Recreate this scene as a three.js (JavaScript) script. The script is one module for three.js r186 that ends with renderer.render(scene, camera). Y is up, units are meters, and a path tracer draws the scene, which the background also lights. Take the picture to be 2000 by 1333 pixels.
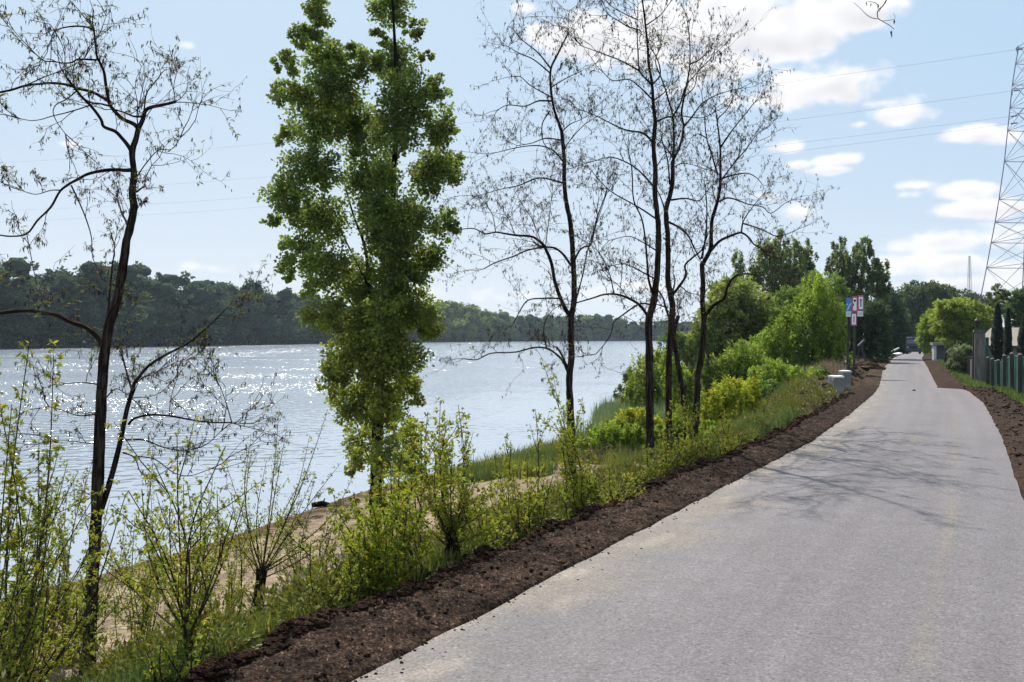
import * as THREE from 'three';
import { mergeGeometries } from 'three/addons/utils/BufferGeometryUtils.js';
import { createNoise2D, createNoise3D } from 'simplex-noise';

// ---------------------------------------------------------------- camera, sky, sun, exposure
const F = 1944, HY = 657, EYE = 1.6, D2R = Math.PI / 180;
const scene = new THREE.Scene();
const camera = new THREE.PerspectiveCamera(2 * Math.atan(666.5 / F) / D2R, 1024 / 682, 0.1, 6000);
camera.position.set(0, EYE, 0);
camera.rotation.x = Math.atan((HY - 666.5) / F);
const renderer = new THREE.WebGLRenderer({ antialias: true });
renderer.toneMapping = THREE.LinearToneMapping;
const EXPOSURE = 1.65;
renderer.toneMappingExposure = EXPOSURE;
renderer.shadowMap.enabled = true;

function mulberry(a) { return () => { a |= 0; a = a + 0x6D2B79F5 | 0; let t = Math.imul(a ^ a >>> 15, 1 | a); t = t + Math.imul(t ^ t >>> 7, 61 | t) ^ t; return ((t ^ t >>> 14) >>> 0) / 4294967296; }; }
const rnd = mulberry(20240501);
const rr = (a, b) => a + (b - a) * rnd();
const n2 = createNoise2D(mulberry(11)), n3 = createNoise3D(mulberry(12));
const clamp = (x, a, b) => Math.min(b, Math.max(a, x)), mix = (a, b, t) => a + (b - a) * t;
const sstep = (a, b, x) => { const t = clamp((x - a) / (b - a), 0, 1); return t * t * (3 - 2 * t); };
function fbm2(x, y, o = 4) { let s = 0, a = 0.5, f = 1; for (let i = 0; i < o; i++) { s += a * n2(x * f + i * 17.3, y * f - i * 9.1); a *= 0.5; f *= 2.03; } return s; }

const SUN_AZ = -16 * D2R, SUN_EL = 50 * D2R;
const sunDir = new THREE.Vector3(Math.sin(SUN_AZ) * Math.cos(SUN_EL), Math.sin(SUN_EL), -Math.cos(SUN_AZ) * Math.cos(SUN_EL));
const sun = new THREE.DirectionalLight(new THREE.Color(1, 0.945, 0.85), 4.8);
sun.position.copy(sunDir).multiplyScalar(200);
sun.castShadow = true; sun.shadow.mapSize.set(4096, 4096); sun.shadow.radius = 1;
Object.assign(sun.shadow.camera, { left: -90, right: 90, top: 90, bottom: -90, near: 1, far: 500 });
scene.add(sun, sun.target);

function makeSky() {
  const W = 4096, H = 2048, data = new Float32Array(W * H * 4);
  // clouds by direction: azimuth and elevation of the centre, half sizes in degrees, thickness
  const clouds = [];
  const cl = (px, py, rx, ry, k = 1) => { const az = Math.atan((px - 1000) / F), el = Math.atan((HY - py) / F * Math.cos(az)); const s = 57.3 / F; clouds.push([az / D2R, el / D2R, rx * s * Math.cos(az), ry * s, k]); };
  cl(1150, 72, 105, 44); cl(1290, 55, 130, 54); cl(1440, 55, 160, 78); cl(1560, 50, 140, 70); cl(1680, 25, 110, 48); cl(1400, 120, 95, 44); cl(1240, 110, 90, 50, 0.8); cl(1340, 175, 70, 26, 0.5);
  cl(1610, 172, 120, 42); cl(1500, 196, 85, 20, 0.8); cl(1750, 226, 62, 22); cl(1680, 243, 30, 8, 0.7); cl(1735, 202, 60, 12, 0.5);
  cl(1535, 288, 40, 16); cl(1560, 322, 24, 8, 0.8); cl(1640, 314, 54, 14); cl(1628, 333, 44, 9); cl(1900, 265, 52, 15, 0.9); cl(1962, 270, 48, 17, 0.9);
  cl(1795, 362, 40, 9, 0.7); cl(1885, 373, 66, 17); cl(1785, 381, 26, 7, 0.6); cl(1920, 409, 82, 18, 0.9); cl(1560, 418, 42, 17, 0.7); cl(1500, 386, 26, 10, 0.7);
  cl(1890, 472, 130, 24, 0.7); cl(1860, 522, 140, 26, 0.75); cl(1930, 552, 170, 26, 0.7); cl(1020, 18, 30, 12, 0.9); cl(136, 283, 20, 6, 0.7); cl(370, 92, 22, 7, 0.35); cl(1000, 575, 260, 16, 0.3); cl(400, 520, 120, 10, 0.25); cl(1380, 560, 160, 16, 0.35);
  const cr = mulberry(77);
  for (let i = 0; i < 210; i++) {                                   // the same fair-weather clouds round the rest of the sky
    const az = cr() * 360 - 180, el = 4 + 62 * Math.pow(cr(), 1.5);
    if (Math.abs(az) < 62 && el < 50) continue;
    const big = 0.5 + el / 18, m = 1 + Math.floor(cr() * 4);
    for (let j = 0; j < m; j++) clouds.push([az + (cr() - 0.5) * 5 * big, el + (cr() - 0.5) * 1.2 * big, (1.2 + cr() * 2.2) * big / Math.cos(el * D2R), (0.4 + cr() * 0.8) * big, 0.55 + cr() * 0.45]);
  }
  const rowsOf = Array.from({ length: H }, () => []);
  for (const c of clouds) { const a = Math.floor((c[1] - c[3] * 2 + 90) / 180 * H), b = Math.ceil((c[1] + c[3] * 2 + 90) / 180 * H); for (let y = Math.max(0, a); y <= Math.min(H - 1, b); y++) rowsOf[y].push(c); }
  for (let y = 0; y < H; y++) {
    const el = ((y + 0.5) / H - 0.5) * 180, se = Math.sin(el * D2R), ce = Math.cos(el * D2R);
    for (let x = 0; x < W; x++) {
      const th = ((x + 0.5) / W - 0.5) * 2 * Math.PI, dx = Math.cos(th) * ce, dz = Math.sin(th) * ce;
      const az = Math.atan2(dx, -dz) / D2R;
      const g = Math.acos(clamp(dx * sunDir.x + se * sunDir.y + dz * sunDir.z, -1, 1)) / D2R;
      const e = Math.max(el, 0);
      const m = clamp(0.9 * Math.exp(-e / 9) + 0.72 * Math.exp(-Math.pow(g / 46, 2)) + 0.25 * Math.exp(-Math.pow(g / 12, 2)), 0, 1.15);
      const zen = 1 - 0.22 * sstep(20, 80, e);
      let r = mix(0.29 * zen, 0.87, m), gg = mix(0.56 * zen, 0.925, m), b = mix(0.86 * zen, 0.99, m);
      if (el > 0 && rowsOf[y].length) {
        let d = -1, low = 0;
        for (const c of rowsOf[y]) {
          let da = az - c[0]; if (da > 180) da -= 360; if (da < -180) da += 360;
          if (Math.abs(da) > c[2] * 2) continue;
          const q = (el - c[1]) / c[3], f = 1 - Math.sqrt((da / c[2]) ** 2 + (q < 0 ? q * q * 1.5 : q * q));
          if (f > -1) { const w = c[4] * clamp(f + 0.35, 0, 1); if (w > 0) { low = Math.max(low, w * clamp(-q * 0.5 + 0.35, 0, 1)); d = Math.max(d, c[4] * (f + 0.25)); } }
        }
        if (d > -0.32) {
          let nz = 0, a = 0.5, f = 15; for (let i = 0; i < 6; i++) { nz += a * n3(dx * f, se * f * 1.7, dz * f); a *= 0.56; f *= 2.05; }
          const dens = sstep(0.0, 0.68, d * 1.15 + nz * 0.8) * sstep(-0.3, 0.1, d);
          const dark = clamp(low * 0.45 + 0.16 * n3(dx * 22, se * 40, dz * 22), 0, 0.3);
          const k = clamp(dens, 0, 1), w = 1.08 - 0.8 * dark;
          r = mix(r, w, k); gg = mix(gg, w * 1.0, k); b = mix(b, w * 1.015 + 0.01, k);
        }
      }
      const i = (y * W + x) * 4, s = 1 / EXPOSURE;
      data[i] = r * s; data[i + 1] = gg * s; data[i + 2] = b * s; data[i + 3] = 1;
    }
  }
  const t = new THREE.DataTexture(data, W, H, THREE.RGBAFormat, THREE.FloatType);
  t.mapping = THREE.EquirectangularReflectionMapping; t.colorSpace = THREE.LinearSRGBColorSpace; t.magFilter = t.minFilter = THREE.LinearFilter; t.needsUpdate = true;
  return t;
}
scene.background = scene.environment = makeSky();
scene.fog = new THREE.FogExp2(new THREE.Color(0.72, 0.87, 1.0), 0.00015);

// ---------------------------------------------------------------- names, labels
const usedNames = new Map();
function numbered(name) { const n = usedNames.get(name) || 0; usedNames.set(name, n + 1); return n ? `${name}_${String(n).padStart(3, '0')}` : name; }
function tag(o, label, category, group) { Object.assign(o.userData, { label, category }); if (group) o.userData.group = group; return o; }
function thing(name, label, category, pos = [0, 0, 0], turn = 0, group) { const o = new THREE.Group(); o.name = numbered(name); o.position.set(...pos); o.rotation.y = turn; scene.add(o); return tag(o, label, category, group); }
function mesh(name, geo, mat, parent = scene, kind) {
  const m = new THREE.Mesh(geo, mat); m.name = parent === scene ? numbered(name) : name; m.castShadow = m.receiveShadow = true;
  if (kind) m.userData.kind = kind; parent.add(m); return m;
}

// ---------------------------------------------------------------- geometry helpers
class MB {                                                          // a growing triangle mesh with vertex colours
  constructor() { this.p = []; this.n = []; this.c = []; this.u = []; this.i = []; this.hasN = true; }
  v(x, y, z, nx, ny, nz, c, u = 0, w = 0) { this.p.push(x, y, z); this.n.push(nx, ny, nz); this.c.push(c[0], c[1], c[2]); this.u.push(u, w); return this.p.length / 3 - 1; }
  t(a, b, c) { this.i.push(a, b, c); }
  get empty() { return !this.i.length; }
  geo(origin) {
    const g = new THREE.BufferGeometry(), p = new Float32Array(this.p);
    if (origin) for (let k = 0; k < p.length; k += 3) { p[k] -= origin[0]; p[k + 1] -= origin[1]; p[k + 2] -= origin[2]; }
    g.setAttribute('position', new THREE.BufferAttribute(p, 3)); g.setAttribute('normal', new THREE.BufferAttribute(new Float32Array(this.n), 3));
    g.setAttribute('color', new THREE.BufferAttribute(new Float32Array(this.c), 3)); g.setAttribute('uv', new THREE.BufferAttribute(new Float32Array(this.u), 2));
    g.setIndex(this.i); return g;
  }
  tube(pts, radii, sides = 6, c = [1, 1, 1], rough = 0) {
    const n = pts.length; let side = new THREE.Vector3(1, 0, 0.3).normalize(); let len = 0; const T = new THREE.Vector3(), U = new THREE.Vector3();
    const first = this.p.length / 3;
    for (let k = 0; k < n; k++) {
      T.subVectors(pts[Math.min(n - 1, k + 1)], pts[Math.max(0, k - 1)]).normalize();
      side.addScaledVector(T, -side.dot(T)); if (side.lengthSq() < 1e-6) side.set(0, 0, 1).addScaledVector(T, -T.z); side.normalize(); U.crossVectors(T, side);
      if (k) len += pts[k].distanceTo(pts[k - 1]);
      for (let s = 0; s <= sides; s++) {
        const a = s / sides * Math.PI * 2, ca = Math.cos(a), sa = Math.sin(a), nx = side.x * ca + U.x * sa, ny = side.y * ca + U.y * sa, nz = side.z * ca + U.z * sa;
        const r = radii[k] * (1 + (rough ? rough * n3(pts[k].x * 9 + ca * 1.3, pts[k].y * 6, sa * 1.3 + pts[k].z * 3) : 0));
        this.v(pts[k].x + nx * r, pts[k].y + ny * r, pts[k].z + nz * r, nx, ny, nz, c, s / sides, len);
      }
    }
    for (let k = 0; k < n - 1; k++) for (let s = 0; s < sides; s++) { const a = first + k * (sides + 1) + s, b = a + sides + 1; this.t(a, a + 1, b); this.t(b, a + 1, b + 1); }
    const cap = (k, sgn) => { const q = pts[k], o = first + k * (sides + 1); T.subVectors(pts[Math.min(n - 1, k + 1)], pts[Math.max(0, k - 1)]).normalize().multiplyScalar(sgn); const m = this.v(q.x, q.y, q.z, T.x, T.y, T.z, c); for (let s = 0; s < sides; s++) sgn > 0 ? this.t(m, o + s, o + s + 1) : this.t(m, o + s + 1, o + s); };
    if (sides > 3) { cap(0, -1); cap(n - 1, 1); }
  }
  // a leaf: a folded diamond from q along a, with face normal roughly b
  leaf(q, a, b, len, wid, c, fold = 0.18) {
    const sx = a.y * b.z - a.z * b.y, sy = a.z * b.x - a.x * b.z, sz = a.x * b.y - a.y * b.x, sl = Math.hypot(sx, sy, sz) || 1, w = wid / sl, h = len * 0.42, f = fold * wid;
    const v0 = this.v(q.x, q.y, q.z, b.x, b.y, b.z, c), v2 = this.v(q.x + a.x * len, q.y + a.y * len, q.z + a.z * len, b.x, b.y, b.z, c);
    const mx = q.x + a.x * h + b.x * f, my = q.y + a.y * h + b.y * f, mz = q.z + a.z * h + b.z * f;
    const v1 = this.v(mx + sx * w * 0.5, my + sy * w * 0.5, mz + sz * w * 0.5, b.x, b.y, b.z, c), v3 = this.v(mx - sx * w * 0.5, my - sy * w * 0.5, mz - sz * w * 0.5, b.x, b.y, b.z, c);
    this.t(v0, v1, v2); this.t(v0, v2, v3);
  }
  box(x, y, z, w, h, d, c = [1, 1, 1]) {
    const g = new THREE.BoxGeometry(w, h, d).toNonIndexed(), p = g.attributes.position, n = g.attributes.normal, o = this.p.length / 3;
    for (let k = 0; k < p.count; k++) this.v(p.getX(k) + x, p.getY(k) + y, p.getZ(k) + z, n.getX(k), n.getY(k), n.getZ(k), c);
    for (let k = 0; k < p.count; k += 3) this.t(o + k, o + k + 1, o + k + 2);
  }
  bar(a, b, r, c = [1, 1, 1], sides = 4) { this.tube([a, b], [r, r], sides, c); }
}
const V = (x, y, z) => new THREE.Vector3(x, y, z);
const randDir = (R = rnd) => { const z = R() * 2 - 1, a = R() * 6.2832, s = Math.sqrt(1 - z * z); return V(Math.cos(a) * s, z, Math.sin(a) * s); };
const P = (px, py, d) => V((px - 1000) / F * d, EYE + (HY - py) / F * d, -d);
function smooth(pts, per = 4) { return pts.length < 3 && per < 3 ? pts : new THREE.CatmullRomCurve3(pts, false, 'centripetal').getPoints((pts.length - 1) * per); }
function table(rows) { return (d) => { if (d <= rows[0][0]) return rows[0][1] + (d - rows[0][0]) * (rows[1][1] - rows[0][1]) / (rows[1][0] - rows[0][0]); for (let k = 1; k < rows.length; k++) if (d <= rows[k][0]) return mix(rows[k - 1][1], rows[k][1], (d - rows[k - 1][0]) / (rows[k][0] - rows[k - 1][0])); const a = rows[rows.length - 2], b = rows[rows.length - 1]; return b[1] + (d - b[0]) * (b[1] - a[1]) / (b[0] - a[0]); }; }

// ---------------------------------------------------------------- textures
function dataTex(W, H, fn, srgb, repeat) {
  const a = new Uint8Array(W * H * 4);
  for (let y = 0; y < H; y++) for (let x = 0; x < W; x++) { const c = fn(x, y), i = (y * W + x) * 4; a[i] = clamp(c[0], 0, 255); a[i + 1] = clamp(c[1], 0, 255); a[i + 2] = clamp(c[2], 0, 255); a[i + 3] = 255; }
  const t = new THREE.DataTexture(a, W, H, THREE.RGBAFormat); t.wrapS = t.wrapT = THREE.RepeatWrapping; t.magFilter = t.minFilter = THREE.LinearFilter;
  if (srgb) t.colorSpace = THREE.SRGBColorSpace; if (repeat) t.repeat.set(...repeat); t.needsUpdate = true; return t;
}
// tileable noise on a torus
function tileNoise(seed) { const R = mulberry(seed), G = 256, g = new Float32Array(G * G).map(() => R()); return (x, y, n) => { x = ((x % n) + n) % n; y = ((y % n) + n) % n; const xi = Math.floor(x), yi = Math.floor(y), fx = x - xi, fy = y - yi, ux = fx * fx * (3 - 2 * fx), uy = fy * fy * (3 - 2 * fy), at = (a, b) => g[((b % n) % G) * G + ((a % n) % G)]; return mix(mix(at(xi, yi), at(xi + 1, yi), ux), mix(at(xi, yi + 1), at(xi + 1, yi + 1), ux), uy); }; }
const tn = tileNoise(5);
function tfbm(u, v, base, o = 4) { let s = 0, a = 0.5, n = base, w = 0; for (let k = 0; k < o; k++) { s += a * tn(u * n, v * n, n); w += a; a *= 0.55; n *= 2; } return s / w; }

// ---------------------------------------------------------------- lie of the land
// d is the distance ahead of the camera, x to its right; L and R are the road's edges, Y its height
const L = table([[-12, -8.6], [0, -2.9], [4.6, -0.71], [10.6, 2.3], [15.2, 4.62], [20.5, 6.96], [30, 10.9], [38, 14.03], [60, 22.4], [85, 32.6], [105, 41.3], [150, 59.5], [220, 88]]);
const Rt = table([[-12, -5.5], [0, 0.2], [4.6, 2.6], [8, 4.26], [10.4, 5.3], [15.2, 7.5], [20.5, 9.86], [25, 11.85], [29, 13.5], [32, 14.75], [34.2, 15.6], [35.4, 15.9], [36.1, 15.75], [36.6, 15.65], [38, 16.26], [60, 25.1], [85, 35], [105, 43.6], [150, 62.5], [220, 92]]);
const Yt = table([[-12, 0], [18, 0], [25, -0.09], [31, -0.2], [38, -0.34], [48, -0.36], [60, -0.34], [85, -0.28], [100, -0.3], [112, -0.42], [130, -0.75], [150, -1.0], [220, -1.6], [400, -1.6], [401, -1.6]]);
const Ysm = (d) => (Yt(d - 2) + Yt(d) * 2 + Yt(d + 2)) / 4;
const WATER = -2.2;
const shoulder = (d) => mix(1.2, 4.6, sstep(24, 48, d));
const shoreS = table([[-12, 11.3], [18, 11.3], [24, 12.0], [28, 11.9], [31, 11.6], [33.5, 10.4], [36, 10.2], [42, 12.2], [56, 14.8], [80, 17], [150, 18], [300, 19], [301, 19]]);
function leftY(s, d) {                                              // height beside the road at s metres left of its edge
  const y0 = Ysm(d), s0 = shoulder(d), foot = s0 + 3.2, sh = shoreS(d);
  let y = y0 - 0.02;
  if (s > s0 - 0.3) y = mix(y0 - 0.05, -1.52, sstep(s0 - 0.3, foot, s) * 0.25 + 0.75 * clamp((s - s0) / 3.2, 0, 1));
  if (s > foot) y = mix(-1.52, WATER + 0.02, Math.pow(clamp((s - foot) / (sh - foot), 0, 1), 1.15));
  if (s > sh) y = WATER + 0.02 - (s - sh) * 0.16;
  const dirt = sstep(18, 26, d) * (1 - sstep(70, 85, d)) * sstep(0.9, 1.5, s) * (1 - sstep(2.4, 3.6, s));
  y += dirt * (0.34 + 0.2 * n2(s * 0.9 + 3, d * 0.33) + 0.07 * n2(s * 3, d * 2));
  if (s > 1.2) y += (0.05 * n2(s * 0.7, d * 0.5) + 0.03 * n2(s * 2.3, d * 2.1)) * sstep(1.2, 2.2, s) * (1 - sstep(sh - 3, sh - 0.5, s));
  return Math.max(y, -5.5);
}
function rightY(t, d) { const y0 = Ysm(d); return y0 - 0.02 - 0.3 * sstep(1.0, 2.4, t) * sstep(10, 26, d) + (t > 1 ? 0.04 * n2(t * 0.8, d * 0.6) : 0); }
const farX = table([[-60, -900], [90, -520], [130, -380], [210, -225], [295, -152], [380, -127], [490, -100], [670, -34], [760, 40], [860, 190], [900, 400], [930, 3000], [931, 3000]]);
function groundY(x, d) {
  const l = L(d), r = Rt(d);
  if (x < l) { const near = d < 330 ? leftY(l - x, d) : (l - x > 19 ? -5.5 : -1.4); const fx = farX(d); if (x < fx + 8) return Math.max(near, mix(-1.0, -5, clamp((x - fx) / 8, 0, 1))); return near; }
  if (x > r) return rightY(x - r, d);
  return Ysm(d);
}
function place(px, py, dmax = 160) {                                // where the line of sight meets the ground
  let prev = 2.5; for (let d = 2.6; d < dmax; d += 0.05) { const q = P(px, py, d); if (q.y <= groundY(q.x, d)) { return V(q.x, groundY(q.x, d), -d); } prev = d; } const q = P(px, py, prev); return q;
}
const onGround = (px, d) => { const x = (px - 1000) / F * d; return V(x, groundY(x, d), -d); };

// grid sheet: rows by d, columns by u in 0..1
function sheet(ds, cols, at, colorAt, uvAt) {
  const g = new MB(), n = cols.length;
  ds.forEach((d, j) => cols.forEach((u) => { const q = at(u, d), c = colorAt(q, u, d), w = uvAt ? uvAt(q, u, d) : [q[0], -q[2]]; g.v(q[0], q[1], q[2], 0, 1, 0, c, w[0], w[1]); }));
  for (let j = 0; j < ds.length - 1; j++) for (let k = 0; k < n - 1; k++) { const a = j * n + k, b = a + n; g.t(a, a + 1, b); g.t(b, a + 1, b + 1); }
  if ((cols[1] - cols[0]) * (at(cols[1], ds[0])[0] - at(cols[0], ds[0])[0]) < 0) for (let k = 0; k < g.i.length; k += 3) { const w = g.i[k]; g.i[k] = g.i[k + 1]; g.i[k + 1] = w; }
  const geo = g.geo(); geo.computeVertexNormals(); return geo;
}
const steps = (a, b, first, grow, most = 1e9) => { const out = [a]; let s = first, x = a; while (x + s < b) { x += s; out.push(x); s = Math.min(most, s * grow); } out.push(b); return out; };
const lin = (a, b, n) => Array.from({ length: n + 1 }, (_, k) => a + (b - a) * k / n);

// ---------------------------------------------------------------- materials
const asphaltTex = dataTex(1024, 1024, (x, y) => {
  const u = x / 1024, v = y / 1024, f = tn(x * 0.25, y * 0.25, 256), f2 = tn(x * 0.125, y * 0.125, 128), m = tfbm(u, v, 12, 4);
  let g = 152 + (f - 0.5) * 48 + (f2 - 0.5) * 16 + (m - 0.5) * 16; if (f > 0.9) g += 20; if (f < 0.1) g -= 26;
  return [g + 2, g - 2, g + 1];
}, true);
const asphaltBump = dataTex(512, 512, (x, y) => { const g = 255 * (0.6 * tn(x * 0.5, y * 0.5, 256) + 0.4 * tn(x * 0.25, y * 0.25, 128)); return [g, g, g]; });
const mRoad = new THREE.MeshStandardMaterial({ vertexColors: true, map: asphaltTex, bumpMap: asphaltBump, bumpScale: 0.002, roughness: 0.85 });
const soilTex = dataTex(1024, 1024, (x, y) => {
  const u = x / 1024, v = y / 1024, a = tfbm(u, v, 16, 5), f = tn(x * 0.125, y * 0.125, 128), f2 = tn(x * 0.0625, y * 0.0625, 64), st = tn(x * 0.125, y * 0.03125, 128);
  let g = 70 + (a - 0.5) * 70 + f * 60 + (f2 - 0.5) * 50; if (st > 0.78) g += 60 * f; if (f > 0.86) g += 60;
  return [g, g * 0.96, g * 0.93];
}, true);
const soilBump = dataTex(512, 512, (x, y) => { const g = 255 * tfbm(x / 512, y / 512, 14, 5); return [g, g, g]; });
const mSoil = new THREE.MeshPhysicalMaterial({ specularIntensity: 0.12, vertexColors: true, map: soilTex, bumpMap: soilBump, bumpScale: 0.03, roughness: 1 });
const grassGroundTex = dataTex(512, 512, (x, y) => { const a = tfbm(x / 512, y / 512, 10, 5), f = tn(x * 0.4, y * 0.4, 204), g = 90 + a * 120 + (f - 0.5) * 80; return [g, g, g * 0.9]; }, true);
const mBank = new THREE.MeshPhysicalMaterial({ specularIntensity: 0.12, vertexColors: true, map: grassGroundTex, bumpMap: soilBump, bumpScale: 0.06, roughness: 1 });
const sandTex = dataTex(1024, 1024, (x, y) => {
  const u = x / 1024, v = y / 1024, a = tfbm(u, v, 6, 5), f = tn(x * 0.5, y * 0.5, 512), rp = Math.sin((v * 40 + a * 3) * 6.2832);
  const g = 172 + (a - 0.5) * 90 + (f - 0.5) * 46 + rp * 8; return [g, g * 0.985, g * 0.965];
}, true);
const mSand = new THREE.MeshPhysicalMaterial({ specularIntensity: 0.12, vertexColors: true, map: sandTex, bumpMap: soilBump, bumpScale: 0.07, roughness: 1 });
const barkTex = dataTex(256, 512, (x, y) => { const a = tfbm(x / 256, y / 512, 8, 4), r = tn(x * 0.12, y * 0.02, 30), g = 20 + 230 * (a * 0.55 + r * 0.45) ; return [g, g * 0.96, g * 0.9]; }, true);
const barkBump = dataTex(256, 512, (x, y) => { const g = 255 * (0.5 * tfbm(x / 256, y / 512, 10, 4) + 0.5 * tn(x * 0.12, y * 0.02, 30)); return [g, g, g]; });
const mBark = new THREE.MeshPhysicalMaterial({ specularIntensity: 0.12, vertexColors: true, map: barkTex, bumpMap: barkBump, bumpScale: 0.045, roughness: 0.95 });
const mTwig = new THREE.MeshPhysicalMaterial({ specularIntensity: 0.2, vertexColors: true, roughness: 0.9 });
const mLeaf = new THREE.MeshPhysicalMaterial({ vertexColors: true, roughness: 0.85, transmission: 0.55, thickness: 0, side: THREE.DoubleSide, specularIntensity: 0.15 });
const mPoplar = new THREE.MeshPhysicalMaterial({ vertexColors: true, roughness: 0.75, transmission: 0.62, thickness: 0, side: THREE.DoubleSide, specularIntensity: 0.35 });
const mGrass = new THREE.MeshPhysicalMaterial({ vertexColors: true, roughness: 0.8, transmission: 0.4, thickness: 0, side: THREE.DoubleSide, specularIntensity: 0.4 });
const mFar = new THREE.MeshPhysicalMaterial({ vertexColors: true, roughness: 1, specularIntensity: 0.1 });
const mPlain = new THREE.MeshStandardMaterial({ vertexColors: true, roughness: 0.75 });

// ---------------------------------------------------------------- the ground to the horizon
{
  const ds = [...lin(-60, 150, 70), ...steps(156, 2600, 8, 1.06).slice(0)], cols = [...steps(0, 1, 0.004, 1.09, 0.05)];
  const half = [...cols.slice(1).map((u) => -u).reverse(), ...cols];
  const geo = sheet(ds, half, (u, d) => { const c = d < 220 ? (L(d) + Rt(d)) / 2 : 90 + (d - 220) * 0.1, w = 160 + Math.max(0, d) * 1.6, x = c + u * w; let y; const l = L(Math.min(d, 330)), s = l - x;
    y = d < 330 && s < 80 ? groundY(x, d) : x < farX(d) ? -1.0 : (s > 0 && d < 900 ? -5.5 : -1.6);
    if (d < 175 && s < 24 && x - Rt(d) < 14) y -= 0.45; return [x, y, -d]; }, (q) => { const k = 0.8 + 0.4 * n2(q[0] * 0.03, q[2] * 0.03); return [0.075 * k, 0.095 * k, 0.035 * k]; });
  mesh('ground', geo, mBank, scene, 'structure');
}
// grassy river bank and the garden side
const brown = [0.13, 0.095, 0.065], greenG = [0.085, 0.105, 0.035];
{
  const sandFrom = (d) => 5.2 + 0.5 * n2(d * 0.35, 3) + 30 * sstep(31.5, 34.5, d);
  const ds = steps(-12, 175, 0.3, 1.012, 1.2), cols = lin(0, 1, 46);
  const bank = sheet(ds, cols, (u, d) => { const s = mix(0.74, Math.min(sandFrom(d), shoreS(d) + 7), Math.pow(u, 1.2)), x = L(d) - s; return [x, leftY(s, d) - 0.035 * (1 - sstep(0.74, 1.05, s)), -d]; },
    (q, u, d) => { const s = L(d) - q[0], dirt = clamp(sstep(17, 26, d) * (1 - sstep(72, 84, d)) * (1 - sstep(2.2, 3.4, s + 0.8 * n2(s, d * 0.5))), 0, 1), bare = sstep(0.1, 0.5, n2(q[0] * 0.6, q[2] * 0.6)) * 0.6; const k = 0.85 + 0.3 * n2(q[0] * 1.7, q[2] * 1.7);
      return [0, 1, 2].map((i) => k * mix(mix(greenG[i], brown[i], bare), [0.19, 0.14, 0.1][i], dirt)); });
  mesh('grass_bank', bank, mBank, scene, 'structure');
  const beach = sheet(steps(-12, 34.5, 0.3, 1.004, 0.6), lin(0, 1, 60), (u, d) => { const a = Math.min(sandFrom(d) - 0.25, shoreS(d) + 1), s = mix(a, shoreS(d) + 9, u), x = L(d) - s; return [x, leftY(s, d) + 0.006 + 0.02 * n2(s * 1.3, d * 0.9) * (1 - sstep(9, 11, s)), -d]; },
    (q, u, d) => { const s = L(d) - q[0], wet = sstep(-0.9, -0.15, s - shoreS(d) + 0.25 * n2(d * 0.5, 1)), k = 0.92 + 0.16 * n2(q[0] * 0.5, q[2] * 0.5); return [0, 1, 2].map((i) => k * mix([0.58, 0.47, 0.345][i], [0.26, 0.175, 0.105][i], wet)); });
  mesh('sandy_beach', beach, mSand, scene, 'structure');
  const garden = sheet(steps(-12, 175, 0.5, 1.012, 1.5), lin(0, 1, 26), (u, d) => { const t = mix(0.85, 14.5, Math.pow(u, 1.6)), x = Rt(d) + t; return [x, rightY(t, d) - 0.035 * (1 - sstep(0.85, 1.2, t)), -d]; },
    (q, u, d) => { const t = q[0] - Rt(d), dirt = 1 - sstep(0.95, 1.5, t + 0.25 * n2(d, t)), k = 0.85 + 0.3 * n2(q[0] * 1.1, q[2] * 1.1); return [0, 1, 2].map((i) => k * mix([0.1, 0.135, 0.04][i], brown[i], dirt)); });
  mesh('garden_lawn', garden, mBank, scene, 'structure');
}
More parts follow.
